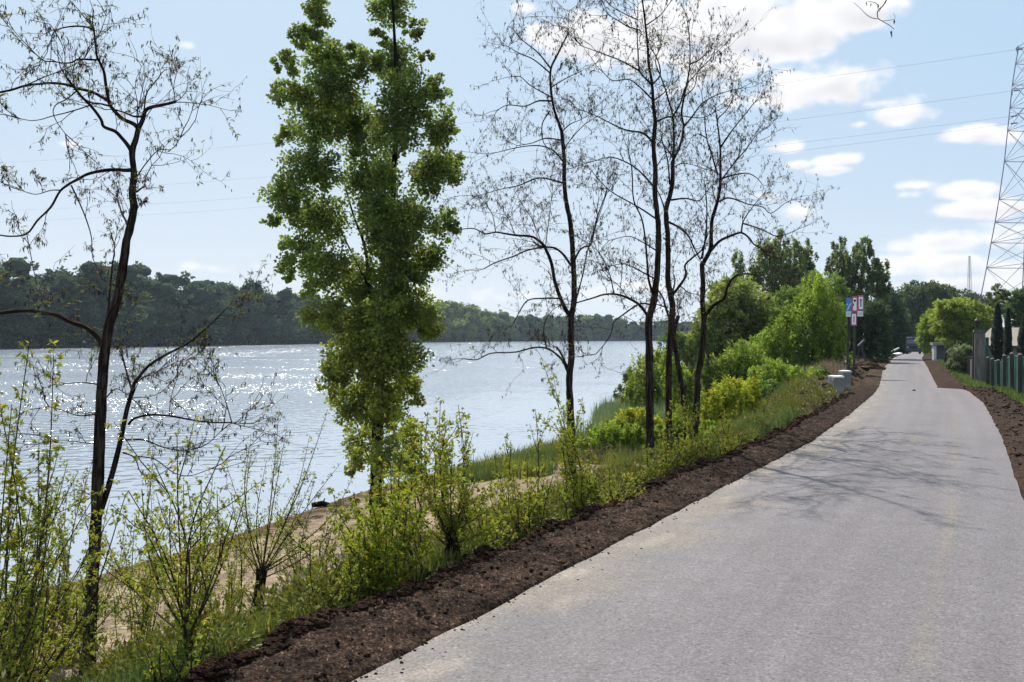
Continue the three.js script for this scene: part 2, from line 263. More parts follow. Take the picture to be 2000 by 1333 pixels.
// the asphalt path
{
  const ds = [...lin(-12, 3, 20), ...steps(3.1, 34, 0.1, 1.012, 0.5), 34.6, 35.2, 35.6, 35.9, 36.1, 36.3, 36.6, ...steps(37.2, 175, 0.6, 1.02, 1.5)], cols = lin(0, 1, 40);
  const geo = sheet(ds, cols, (u, d) => { const l = L(d) + 0.025 * n2(d * 1.1, 5), r = Rt(d) + 0.02 * n2(d * 1.1, 9); return [mix(l, r, u), Ysm(d) + 0.012 + 0.02 * Math.sin(Math.PI * u), -d]; },
    (q, u, d) => {
      const x = q[0] - L(d), w = Rt(d) - L(d), along = d * 1.1;
      const edge = (1 - sstep(0.05, 0.75, x + 0.35 * n2(along * 0.5, 1) + 0.12 * n2(along * 2.1, x * 3))) * (1 - 0.5 * sstep(20, 40, d));
      const pale = sstep(0.35, 0.75, n2(along * 0.9, x * 2.2)) * (1 - sstep(0.2, 0.6, x)) * 0.55;
      const streak = Math.exp(-Math.pow((x - (w - 0.72) - 0.05 * n2(along * 0.3, 2)) / 0.05, 2)) * (0.4 + 0.6 * sstep(-0.2, 0.5, n2(along * 0.5, 8)));
      const streak2 = Math.exp(-Math.pow((x - (w - 1.38) - 0.06 * n2(along * 0.25, 12)) / 0.06, 2)) * 0.5 * sstep(0, 0.6, n2(along * 0.4, 18));
      const lanes = 0.1 * (Math.exp(-Math.pow((x - w * 0.3) / 0.17, 2)) + Math.exp(-Math.pow((x - w * 0.3 - 1.35) / 0.17, 2)) - 0.8 * Math.exp(-Math.pow((x - w * 0.3 - 0.7) / 0.3, 2))) * (0.6 + 0.4 * n2(along * 0.12, 33)), band = lanes + 0.08 * n2(x * 2.4, along * 0.05) + 0.04 * n2(x * 5, along * 0.03 + 9) + 0.05 * n2(x * 0.9 + 4, along * 0.25) + 0.03 * n2(x * 6, along * 0.1);
      const pink = 0.6 * sstep(w - 0.35, w - 0.05, x) * sstep(12, 34, d);
      const dust = clamp(edge * 0.85 + streak * 0.75 + streak2, 0, 1);
      let c = [0.245, 0.237, 0.248].map((b) => b * (1 + band));
      c = c.map((b, i) => mix(b, [0.36, 0.32, 0.24][i], dust * 0.75)); c = c.map((b, i) => mix(b, [0.55, 0.5, 0.4][i], pale)); c = c.map((b, i) => mix(b, [0.36, 0.25, 0.24][i], pink));
      return c.map((b) => b * 1.28);
    }, (q, u, d) => [q[0] * 0.9 + q[2] * 0.4, -q[2] * 0.9 + q[0] * 0.4]);
  asphaltTex.repeat.set(0.42, 0.42); asphaltBump.repeat.set(0.84, 0.84);
  mesh('asphalt_path', geo, mRoad, scene, 'structure');
}
// strips of dug soil along both edges
function soilAt(side, u, d) {
  const w = (side < 0 ? 0.83 + 0.09 * n2(d * 0.7, 20) + 0.05 * n2(d * 3, 21) : 1.0 + 0.15 * n2(d * 0.5, 30)) * (side < 0 ? 1 : 1 + 0.3 * sstep(30, 45, d) - 0.2 * sstep(60, 90, d));
  const s = u * w - 0.03, x = side < 0 ? L(d) - s : Rt(d) + s;
  const crumbs = 0.02 * n2(x * 3.1, d * 3.1) + 0.012 * n2(x * 8, d * 8) + 0.007 * n2(x * 19, d * 19);
  let y = Ysm(d) + 0.025 + 0.045 * Math.sin(Math.PI * Math.pow(clamp(u, 0, 1), 1.4)) + crumbs * sstep(0, 0.12, u) + 0.04 * sstep(0.7, 0.88, u) * (0.6 + n2(d * 1.6, 3)) * (side < 0 ? 1 : 0.3);
  y -= 0.3 * sstep(0.9, 1, u) + 0.06 * (1 - sstep(0, 0.07, u));
  return [x, y, -d];
}
for (const side of [-1, 1]) {
  const ds = side < 0 ? [...steps(-4, 28, 0.055, 1.0006), ...steps(28.1, 90, 0.1, 1.02, 0.8)] : steps(-4, 120, 0.14, 1.006, 0.7), cols = lin(0, 1, side < 0 ? 34 : 14);
  const geo = sheet(ds, cols, (u, d) => soilAt(side, u, d), (q, u, d) => { const k = 0.8 + 0.3 * n2(q[0] * 1.3, q[2] * 1.3), o = side < 0 ? sstep(0.86, 1.0, u + 0.08 * n2(d * 2, 40)) * sstep(-0.1, 0.4, n2(d * 0.5, 41)) : 0; return [0, 1, 2].map((i) => 2.0 * k * mix(mix([0.112, 0.077, 0.06][i], [0.32, 0.2, 0.11][i], o), [0.2, 0.145, 0.1][i], (side < 0 ? 0.85 : 0.25) * sstep(36, 41, d + 2 * n2(d, u * 2)))); });
  mesh('soil_verge', geo, mSoil, scene, 'structure');
}
soilTex.repeat.set(0.9, 0.9); soilBump.repeat.set(1.1, 1.1);

// ---------------------------------------------------------------- the river
{
  const N = 1024, SIZE = 40, waves = [], R = mulberry(909), sx = new Float32Array(N * N), sy = new Float32Array(N * N);
  for (let k = 0; k < 72; k++) { const len = 0.22 * Math.pow(10, R() * 0.75), a = 1.0 + (R() + R() + R() - 1.5) * 2.2, kx = Math.round(SIZE / len * Math.cos(a)), ky = Math.round(SIZE / len * Math.sin(a)); waves.push([kx, ky, R() * 6.283, (0.016 + 0.02 * R()) / Math.hypot(kx, ky)]); }
  for (let y = 0; y < N; y++) for (let x = 0; x < N; x++) {
    let a = 0, b = 0; for (const w of waves) { const c = Math.cos((w[0] * x + w[1] * y) / N * 6.2832 + w[2]) * w[3]; a += c * w[0]; b += c * w[1]; }
    const patch = 0.35 + 1.0 * sstep(0.3, 0.7, tfbm(x / N, y / N, 5, 3)); sx[y * N + x] = a * patch; sy[y * N + x] = b * patch;
  }
  const S = 1.4;
  const wTex = dataTex(N, N, (x, y) => { const i = y * N + x, nx = -sx[i] * S, ny = -sy[i] * S, l = Math.hypot(nx, ny, 1); return [127.5 + 127.5 * nx / l, 127.5 + 127.5 * ny / l, 127.5 + 127.5 / l]; });
  wTex.repeat.set(1 / SIZE, 1 / SIZE);
  const mats = [0.06, 0.12, 0.24, 0.46, 0.8, 1.02].map((k) => new THREE.MeshStandardMaterial({ color: new THREE.Color(0.245, 0.28, 0.33), roughness: 0.13, metalness: 0, normalMap: wTex, normalScale: new THREE.Vector2(k, k) }));
  const ds = [...steps(-20, 340, 2, 1.02, 12), ...steps(352, 940, 12, 1.0)], offs = [-9, -7, 0, 5, 10, 15, 20, 27, 34];
  const strips = [];
  for (let b = 0; b < offs.length - 1; b++) strips.push([sheet(ds, [0, 1], (u, d) => { const x = L(Math.min(d, 1000)) - shoreS(Math.min(d, 300)) - mix(offs[b], offs[b + 1], u) - (u || b ? 1 : 0) * 2 * n2(d * 0.05, 7); return [x, WATER, -d]; }, () => [1, 1, 1]), clamp(b - 1, 0, 5)]);
  strips.push([sheet(ds, lin(0, 1, 6), (u, d) => { const a = L(Math.min(d, 1000)) - shoreS(Math.min(d, 300)) - 34 - 2 * n2(d * 0.05, 7), f = Math.min(farX(d) - 4, a - 1); return [mix(a, Math.max(f, -900), u), WATER, -d]; }, () => [1, 1, 1]), 5]);
  const geo = mergeGeometries(strips.map((s) => s[0]), true); geo.groups.forEach((g, k) => { g.materialIndex = strips[k][1]; }); geo.deleteAttribute('color');
  { const p = geo.attributes.position, nn = geo.attributes.normal; for (let k = 0; k < p.count; k++) nn.setXYZ(k, 0, 1, 0); }
  const w = new THREE.Mesh(geo, mats); w.name = 'river_water'; w.userData.kind = 'structure'; w.receiveShadow = true; scene.add(w);
}

// ---------------------------------------------------------------- trees with bare limbs, pods and first leaves
const barkC = [0.16, 0.125, 0.108], twigC = [0.05, 0.036, 0.038], podC = [0.035, 0.022, 0.022];
function limbPoints(list, d0, d1) { const q = []; for (let k = 0; k < list.length; k += 2) q.push(P(list[k], list[k + 1], mix(d0, d1, k / Math.max(2, list.length - 2)))); return smooth(q, 4); }
const youngC = (R) => { const k = 0.75 + 0.5 * R(), y = R(); return [mix(0.22, 0.36, y) * k, mix(0.27, 0.35, y) * k, 0.035 * k]; };
function bareTree(spec) {
  const R = mulberry(spec.seed), base = limbPoints(spec.trunk, spec.d, spec.d), b0 = base[0], gy = groundY(b0.x, -b0.z);
  base.unshift(V(b0.x, Math.min(b0.y, gy) - 0.25, b0.z));
  const o = thing('robinia_tree', spec.label, 'tree', [b0.x, gy, b0.z]), org = [b0.x, gy, b0.z];
  const pxr = (w) => w * 0.5 / F * spec.d, thin = spec.thin ?? 0.66;
  const trunk = new MB(); trunk.tube(base, base.map((_, k) => pxr(mix(spec.w[0], spec.w[1], Math.pow(k / (base.length - 1), 0.8))) * (1 + (k < 2 ? 0.25 : 0))), 12, barkC, 0.16);
  mesh('trunk', trunk.geo(org), mBark, o);
  const twigs = new MB(), pods = new MB(), leaves = new MB();
  const limbs = [[base, spec.w[1], 0.55, spec.trunkTwigs ?? 0.35]];
  for (const l of spec.limbs) {
    const [w0, w1, ...pts] = l, dz = (R() - 0.5) * 2 * (spec.spread ?? 1.3), q = limbPoints(pts, spec.d + (l.off || 0), spec.d + dz), m = new MB();
    m.tube(q, q.map((_, k) => thin * pxr(mix(w0, w1, Math.pow(k / (q.length - 1), 0.7)))), w0 > 6 ? 9 : 6, barkC.map((x) => x * 0.85), 0.12);
    mesh('branch', m.geo(org), mBark, o); limbs.push([q, w1, 0.12, 1]);
  }
  const sc = spec.d / 15;
  function twig(p, dir, len, r, level) {
    const q = [p.clone()], segs = level ? 4 : 5, d = dir.clone(); let cur = p.clone();
    for (let k = 0; k < segs; k++) { d.add(randDir(R).multiplyScalar(0.33)); d.y += spec.droop ?? 0.06; d.normalize(); cur = cur.clone().addScaledVector(d, len / segs); q.push(cur); }
    twigs.tube(q, q.map((_, k) => r * (1 - 0.65 * k / segs)), 3, twigC);
    if (level < 2) { const n = level ? 2 : 3 + Math.floor(R() * 3); for (let k = 0; k < n; k++) { const at = 1 + Math.floor(R() * (segs - 0.01)), t = q[at].clone().sub(q[at - 1]).normalize().add(randDir(R).multiplyScalar(0.9)).normalize(); twig(q[at], t, len * (0.4 + 0.35 * R()), r * 0.6, level + 1); } }
    for (let k = 1; k <= segs; k++) {
      if (R() < (spec.pods ?? 0.42)) { const n = 1 + Math.floor(R() * 3); for (let j = 0; j < n; j++) { const a = V((R() - 0.5) * 0.8, -1, (R() - 0.5) * 0.8).normalize(), h = randDir(R); h.addScaledVector(a, -h.dot(a)).normalize(); const s = q[k].clone().add(V((R() - 0.5) * 0.03, 0, (R() - 0.5) * 0.03)); pods.leaf(s, a, h, (0.042 + 0.035 * R()) * sc ** 0.4, 0.011 * sc ** 0.4, podC.map((x) => x * (0.7 + 0.9 * R())), 0.4); } }
      if (R() < (spec.buds ?? 0.12)) { const c = youngC(R); for (let j = 0; j < 3; j++) { const a = randDir(R); a.y = a.y * 0.5 - 0.15; a.normalize(); const h = randDir(R); h.addScaledVector(a, -h.dot(a)).normalize(); leaves.leaf(q[k], a, h, 0.03 + 0.025 * R(), 0.013, c.map((x) => x * 0.55), 0.3); } }
    }
  }
  for (const [q, , from, rate] of limbs) {
    let acc = 0; for (let k = 1; k < q.length; k++) { const f = k / (q.length - 1); if (f < from) continue; const seg = q[k].distanceTo(q[k - 1]); acc += seg * (0.5 + 1.1 * f) * (spec.rate ?? 5.2) * rate;
      while (acc > R()) { acc -= 1; const t = q[k].clone().sub(q[k - 1]).normalize(), d = t.multiplyScalar(0.55).add(randDir(R).multiplyScalar(0.85)); d.y += 0.36; d.normalize(); twig(q[k].clone().lerp(q[k - 1], R()), d, (0.28 + 0.5 * R()) * (spec.twigLen ?? 1) * sc ** 0.5, 0.0052 * sc ** 0.3, 0); } }
    for (let j = 0; j < (rate === 1 ? 2 : 3); j++) twig(q[q.length - 1], q[q.length - 1].clone().sub(q[q.length - 2]).normalize().add(randDir(R).multiplyScalar(0.4)).normalize(), (0.4 + 0.4 * R()) * sc ** 0.5, 0.006, 0);
  }
  mesh('twigs', twigs.geo(org), mTwig, o, 'stuff'); if (!pods.empty) mesh('seed_pods', pods.geo(org), mTwig, o, 'stuff'); if (!leaves.empty) mesh('young_leaves', leaves.geo(org), mLeaf, o, 'stuff');
  return o;
}
const B = (...a) => a;
bareTree({ seed: 31, d: 9.6, w: [26, 10], thin: 0.7, spread: 0.7, rate: 1.9, pods: 0.3, buds: 0.16, trunkTwigs: 0.25, twigLen: 0.8, label: 'crooked dark bare tree on the bank with a thick low limb reaching left',
  trunk: B(170, 1300, 178, 1150, 185, 1040, 192, 900, 196, 800, 203, 700, 212, 640, 228, 585, 240, 520, 247, 470, 255, 440, 262, 400, 258, 380, 262, 340, 258, 299, 266, 270, 270, 252), limbs: [
    B(14, 8, 270, 252, 280, 232, 284, 217, 296, 210, 310, 207, 325, 204, 342, 200), B(5, 3, 281, 222, 287, 182, 300, 165, 312, 150), B(3, 2, 342, 200, 340, 168, 346, 140),
    B(13, 5, 270, 252, 262, 243, 240, 233, 228, 222, 215, 205, 211, 190, 207, 165, 203, 140, 195, 122, 190, 112, 187, 85, 184, 58), B(6, 3, 184, 58, 170, 54, 150, 52, 130, 54, 115, 58, 105, 65, 101, 78),
    B(6, 3, 190, 118, 170, 117, 152, 117, 140, 123, 125, 124, 105, 121, 88, 120, 72, 108), B(12, 6, 258, 299, 250, 285, 238, 270, 225, 257, 203, 248, 198, 235, 180, 210, 165, 195, 150, 178, 131, 153),
    B(9, 6, 216, 200, 200, 190, 180, 180, 155, 174, 130, 166, 100, 163, 75, 165, 50, 168, 20, 177, 0, 181, -50, 192), B(6, 4, 216, 208, 195, 203, 175, 200, 150, 180), B(7, 4, 280, 228, 262, 228, 245, 221, 222, 214),
    B(4, 2, 180, 205, 150, 215, 125, 222, 100, 228, 80, 234, 60, 236, 38, 232), B(4, 2, 150, 178, 130, 195, 110, 205, 104, 220, 112, 240, 128, 262), B(4, 2, 50, 168, 90, 150, 130, 135, 165, 116),
    B(12, 4, 256, 333, 240, 333, 220, 332, 195, 335, 170, 341, 150, 352, 135, 360, 118, 373, 100, 404, 73, 431, 52, 457, 21, 462, -10, 458), B(5, 2, 139, 362, 163, 415, 178, 462, 181, 504, 200, 546), B(3, 2, 52, 457, 62, 510, 72, 562), B(4, 2, 120, 372, 100, 372, 70, 380, 40, 372),
    B(4, 2, 268, 345, 285, 320, 310, 294, 335, 292, 352, 270), B(7, 5, 251, 447, 245, 430, 238, 418, 234, 404), B(6, 4, 267, 375, 274, 370, 281, 364), B(9, 4, 207, 640, 212, 600, 215, 560, 220, 512),
    B(18, 9, 204, 685, 192, 660, 168, 640, 144, 632, 110, 616, 80, 610, 48, 607, 0, 612, -70, 622), B(19, 11, 190, 1015, 208, 960, 225, 900, 238, 845, 247, 800, 256, 770, 262, 748), B(10, 3, 262, 748, 290, 715, 330, 690, 365, 672, 410, 635, 440, 605), B(7, 4, 258, 766, 246, 725, 235, 682),
    B(8, 4, 250, 830, 258, 820, 270, 815, 290, 811, 330, 813, 370, 820, 405, 825, 452, 826), B(4, 2, 452, 826, 442, 790, 432, 762), B(6, 2, 245, 860, 280, 860, 320, 875, 360, 880, 400, 870, 432, 842), B(5, 2, 240, 885, 262, 895, 275, 925, 305, 940), B(4, 2, 262, 892, 300, 897, 340, 925, 370, 930, 412, 916),
    B(5, 2, 194, 752, 175, 749, 155, 748, 126, 750), B(5, 2, 192, 808, 170, 812, 150, 812, 118, 801, 95, 795), B(4, 2, 188, 866, 165, 866, 140, 862, 108, 862), B(4, 2, 204, 780, 225, 760, 243, 768, 256, 778), B(3, 2, 258, 775, 275, 740, 300, 732), B(3, 2, 330, 812, 333, 780, 345, 740, 362, 712)] });
bareTree({ seed: 32, d: 17, w: [16, 7], rate: 2.3, pods: 0.3, spread: 1.5, label: 'slim bare tree with a forked trunk, first of the bare group beside the poplar',
  trunk: B(1122, 1000, 1118, 900, 1113, 780, 1112, 740, 1116, 700, 1115, 640, 1117, 612, 1121, 590, 1121, 540, 1119, 500, 1117, 470, 1113, 430, 1106, 395, 1102, 356, 1102, 315, 1097, 258), limbs: [
    B(10, 5, 1097, 258, 1090, 237, 1083, 217, 1076, 176, 1076, 135, 1089, 107, 1108, 69), B(3, 2, 1108, 69, 1110, 45, 1112, 22), B(15, 8, 1114, 617, 1105, 605, 1097, 588, 1084, 551, 1077, 514, 1065, 485, 1057, 474), B(9, 3, 1057, 474, 1040, 463, 1008, 460, 988, 457, 968, 454, 948, 457, 926, 447, 900, 448), B(7, 5, 1063, 483, 1052, 480, 1042, 473),
    B(8, 3, 1116, 520, 1097, 494, 1080, 484, 1057, 484, 1028, 490, 1003, 501, 966, 514, 944, 526), B(7, 3, 1120, 514, 1131, 491, 1142, 482, 1154, 478, 1165, 430, 1183, 380), B(5, 2, 1123, 595, 1137, 542, 1148, 488, 1165, 437, 1178, 400), B(6, 3, 1093, 583, 1060, 583, 1031, 587, 1017, 605, 1003, 632),
    B(8, 3, 1110, 730, 1099, 705, 1085, 691, 1068, 681, 1045, 679, 1008, 688, 957, 691, 931, 703, 905, 701), B(8, 5, 1107, 716, 1098, 695, 1088, 679), B(4, 2, 1068, 681, 1062, 650, 1066, 625, 1080, 605), B(6, 2, 1076, 135, 1051, 104, 1020, 79, 1004, 60), B(5, 2, 1076, 145, 1042, 117, 1013, 104, 992, 92), B(6, 2, 1077, 198, 1051, 198, 1026, 208, 991, 206, 972, 215),
    B(4, 2, 1080, 192, 1035, 167, 1017, 151, 1000, 150), B(5, 2, 1073, 218, 1059, 243, 1061, 277, 1070, 290), B(6, 2, 1101, 318, 1086, 299, 1064, 287, 1039, 285, 1004, 290, 972, 298), B(5, 2, 1096, 274, 1064, 271, 1039, 280, 1010, 285), B(6, 2, 1100, 358, 1054, 348, 1010, 364, 982, 369, 944, 380), B(5, 2, 1097, 258, 1114, 243, 1133, 235), B(4, 2, 1101, 293, 1114, 274, 1139, 246, 1150, 238), B(4, 2, 1078, 170, 1105, 154, 1135, 140), B(3, 2, 1004, 455, 994, 428, 985, 420), B(3, 2, 968, 454, 962, 420, 950, 400), B(3, 2, 1065, 485, 1072, 430, 1078, 380), B(3, 2, 1057, 474, 1040, 430, 1020, 400)] });
bareTree({ seed: 33, d: 15, w: [17, 8], rate: 2.3, spread: 1.4, pods: 0.36, label: 'tallest bare tree, its arching limb crossing to the forked slim tree',
  trunk: B(1272, 952, 1270, 850, 1269, 760, 1268, 680, 1268, 621, 1276, 594, 1280, 567, 1283, 540, 1285, 510, 1286, 480, 1286, 444, 1283, 414, 1279, 378, 1280, 330, 1276, 285, 1280, 240), limbs: [
    B(12, 4, 1280, 240, 1276, 204, 1273, 162, 1267, 126, 1264, 84, 1258, 30, 1255, 6, 1252, -40), B(10, 4, 1266, 618, 1250, 597, 1226, 582, 1202, 575, 1178, 576, 1160, 582, 1125, 592), B(4, 2, 1199, 573, 1192, 540, 1181, 513, 1166, 489), B(6, 2, 1272, 595, 1250, 594, 1217, 615, 1199, 630, 1194, 651, 1181, 672, 1164, 692),
    B(8, 3, 1274, 572, 1267, 546, 1264, 510, 1261, 474, 1253, 426, 1238, 393, 1234, 330, 1226, 290), B(5, 2, 1281, 489, 1256, 474, 1229, 462, 1190, 470), B(5, 2, 1281, 546, 1247, 528, 1220, 516, 1190, 520), B(6, 2, 1282, 428, 1247, 405, 1190, 372, 1160, 340), B(8, 2, 1275, 278, 1256, 261, 1220, 254, 1190, 240, 1160, 225, 1125, 212), B(7, 2, 1277, 365, 1259, 345, 1235, 324, 1196, 308, 1160, 315, 1112, 330),
    B(6, 2, 1273, 194, 1253, 174, 1229, 156, 1196, 158, 1176, 140), B(7, 2, 1271, 164, 1250, 141, 1246, 105, 1244, 54, 1246, 10), B(5, 2, 1247, 138, 1214, 120, 1175, 105, 1145, 94), B(6, 2, 1274, 166, 1289, 147, 1285, 120, 1268, 87, 1262, 60), B(5, 2, 1278, 196, 1301, 177, 1312, 150), B(6, 2, 1282, 238, 1301, 230, 1328, 227, 1370, 231, 1392, 222), B(4, 2, 1246, 40, 1220, 28, 1195, 14, 1175, -8), B(4, 2, 1250, 60, 1225, 52, 1205, 40, 1188, 30), B(4, 2, 1262, 50, 1290, 30, 1310, 4), B(3, 2, 1226, 582, 1210, 560, 1195, 548), B(4, 2, 1280, 330, 1300, 300, 1316, 296)] });
bareTree({ seed: 34, d: 17, w: [14, 8], rate: 2.2, spread: 1.4, pods: 0.32, label: 'straight bare tree between the tallest one and the one leaning right',
  trunk: B(1305, 935, 1307, 850, 1306, 760, 1308, 690, 1311, 640, 1314, 600, 1310, 576, 1305, 552, 1305, 504, 1304, 456, 1301, 426, 1301, 408, 1308, 384, 1313, 360, 1314, 315), limbs: [
    B(9, 3, 1314, 315, 1328, 285, 1335, 249, 1331, 222, 1337, 186, 1343, 156, 1347, 126, 1347, 84, 1343, 48), B(8, 3, 1315, 314, 1316, 270, 1314, 228, 1307, 201, 1298, 171, 1289, 147, 1280, 120, 1290, 92), B(6, 2, 1314, 228, 1328, 204, 1340, 168, 1355, 150, 1370, 132, 1392, 112), B(6, 2, 1335, 249, 1352, 228, 1370, 204, 1400, 186, 1432, 176), B(5, 2, 1314, 309, 1298, 285, 1280, 270),
    B(6, 2, 1308, 360, 1304, 315, 1292, 270, 1289, 240), B(7, 4, 1306, 434, 1325, 444, 1343, 459, 1355, 483, 1367, 507), B(6, 3, 1301, 420, 1292, 390, 1283, 370), B(8, 4, 1309, 628, 1300, 600, 1295, 582, 1280, 560), B(9, 4, 1312, 578, 1328, 558, 1340, 537, 1338, 519, 1352, 504, 1370, 489, 1382, 459), B(6, 4, 1314, 570, 1318, 552, 1316, 538), B(6, 2, 1311, 391, 1340, 388, 1364, 393, 1376, 381, 1388, 364), B(6, 2, 1347, 126, 1365, 118, 1385, 100), B(4, 2, 1336, 190, 1356, 170, 1362, 140), B(5, 2, 1300, 600, 1280, 594), B(4, 2, 1313, 330, 1330, 320, 1352, 322), B(4, 2, 1328, 558, 1345, 572, 1360, 575)] });
bareTree({ seed: 35, d: 18.5, w: [15, 9], rate: 2.3, spread: 1.6, pods: 0.34, label: 'bare tree leaning right with a second curved stem, nearest the path',
  trunk: B(1351, 915, 1356, 860, 1362, 770, 1363, 734, 1369, 704, 1374, 650, 1375, 620, 1372, 588, 1373, 558, 1371, 516), limbs: [
    B(15, 8, 1371, 518, 1376, 510, 1388, 486, 1389, 459, 1391, 429, 1400, 399, 1406, 369, 1407, 345), B(8, 3, 1407, 345, 1407, 300, 1404, 264, 1400, 234, 1396, 205), B(18, 13, 1341, 912, 1339, 815, 1335, 770, 1329, 740, 1323, 704, 1318, 674, 1317, 645, 1325, 618), B(5, 3, 1338, 758, 1348, 742, 1361, 722), B(7, 3, 1370, 506, 1376, 477, 1380, 441, 1380, 393, 1376, 360), B(6, 2, 1402, 342, 1391, 306, 1380, 270, 1376, 234, 1370, 180), B(6, 2, 1406, 290, 1430, 255, 1454, 225, 1474, 200),
    B(6, 2, 1409, 352, 1430, 324, 1460, 288, 1475, 267, 1502, 246), B(6, 2, 1408, 350, 1433, 342, 1460, 339, 1478, 348, 1490, 362), B(6, 2, 1405, 394, 1421, 387, 1445, 393, 1460, 399, 1490, 405, 1505, 417, 1532, 398), B(10, 4, 1388, 490, 1406, 471, 1430, 460, 1448, 455, 1463, 465, 1472, 477, 1487, 486), B(6, 2, 1448, 455, 1452, 432, 1472, 402, 1490, 380), B(5, 2, 1452, 437, 1484, 447, 1520, 462, 1555, 450), B(12, 4, 1377, 618, 1394, 597, 1415, 582, 1421, 561, 1436, 540, 1454, 535, 1475, 537), B(4, 2, 1380, 270, 1362, 262, 1350, 270), B(4, 2, 1400, 234, 1420, 214, 1432, 190), B(4, 2, 1487, 486, 1500, 500, 1520, 504), B(4, 2, 1400, 399, 1392, 370, 1396, 340), B(4, 2, 1430, 324, 1445, 300, 1450, 275)] });

// ---------------------------------------------------------------- foliage helpers
// leaves through the volume of lobes; each lobe holds clumps, so that gaps and shaded hollows appear
function leafCloud(g, lobes, n, len, wid, colour, R, opt = {}) {
  const vol = lobes.map((l) => Math.pow(l.r.x * l.r.y * l.r.z, opt.pow ?? 0.72)), total = vol.reduce((a, b) => a + b, 0);
  lobes.forEach((l, k) => {
    const m = Math.round(n * vol[k] / total), nc = Math.max(4, Math.round(m / (opt.clump ?? 34))); let c = null, ca, cr, cc;
    for (let j = 0, left = 0; j < m; j++) {
      if (left-- <= 0) { left = m / nc; const dd = randDir(R); const rad = Math.pow(R(), opt.shell ?? 0.42); c = V(l.c.x + dd.x * l.r.x * rad, l.c.y + dd.y * l.r.y * rad, l.c.z + dd.z * l.r.z * rad); ca = dd; cr = (opt.clumpR ?? 0.26) * (0.6 + 0.8 * R()) * Math.cbrt(l.r.x * l.r.y * l.r.z); cc = colour(R, (c.y - l.c.y) / l.r.y, l); }
      const e = randDir(R).multiplyScalar(cr * Math.cbrt(R())); if (opt.up) { e.x *= 0.55; e.z *= 0.55; e.y *= 1.8; }
      const q = V(c.x + e.x, c.y + e.y * (opt.flat ?? 0.8), c.z + e.z);
      const a = randDir(R).multiplyScalar(0.8).add(ca); a.y += opt.droop ?? -0.3; a.normalize(); const h = randDir(R); h.y += 0.4; h.addScaledVector(a, -h.dot(a)).normalize();
      const s = 0.7 + 0.6 * R(), b = 0.8 + 0.4 * R(); g.leaf(q, a, h, len * s, wid * s, [cc[0] * b, cc[1] * b, cc[2] * b]);
    }
  });
}
const lobe = (px, py, rx, ry, d, dz = 0, k = 0.8) => { const q = P(px, py, d + dz), s = (d + dz) / F; return { c: q, r: V(rx * s, ry * s, (rx + ry) * 0.5 * s * k) }; };

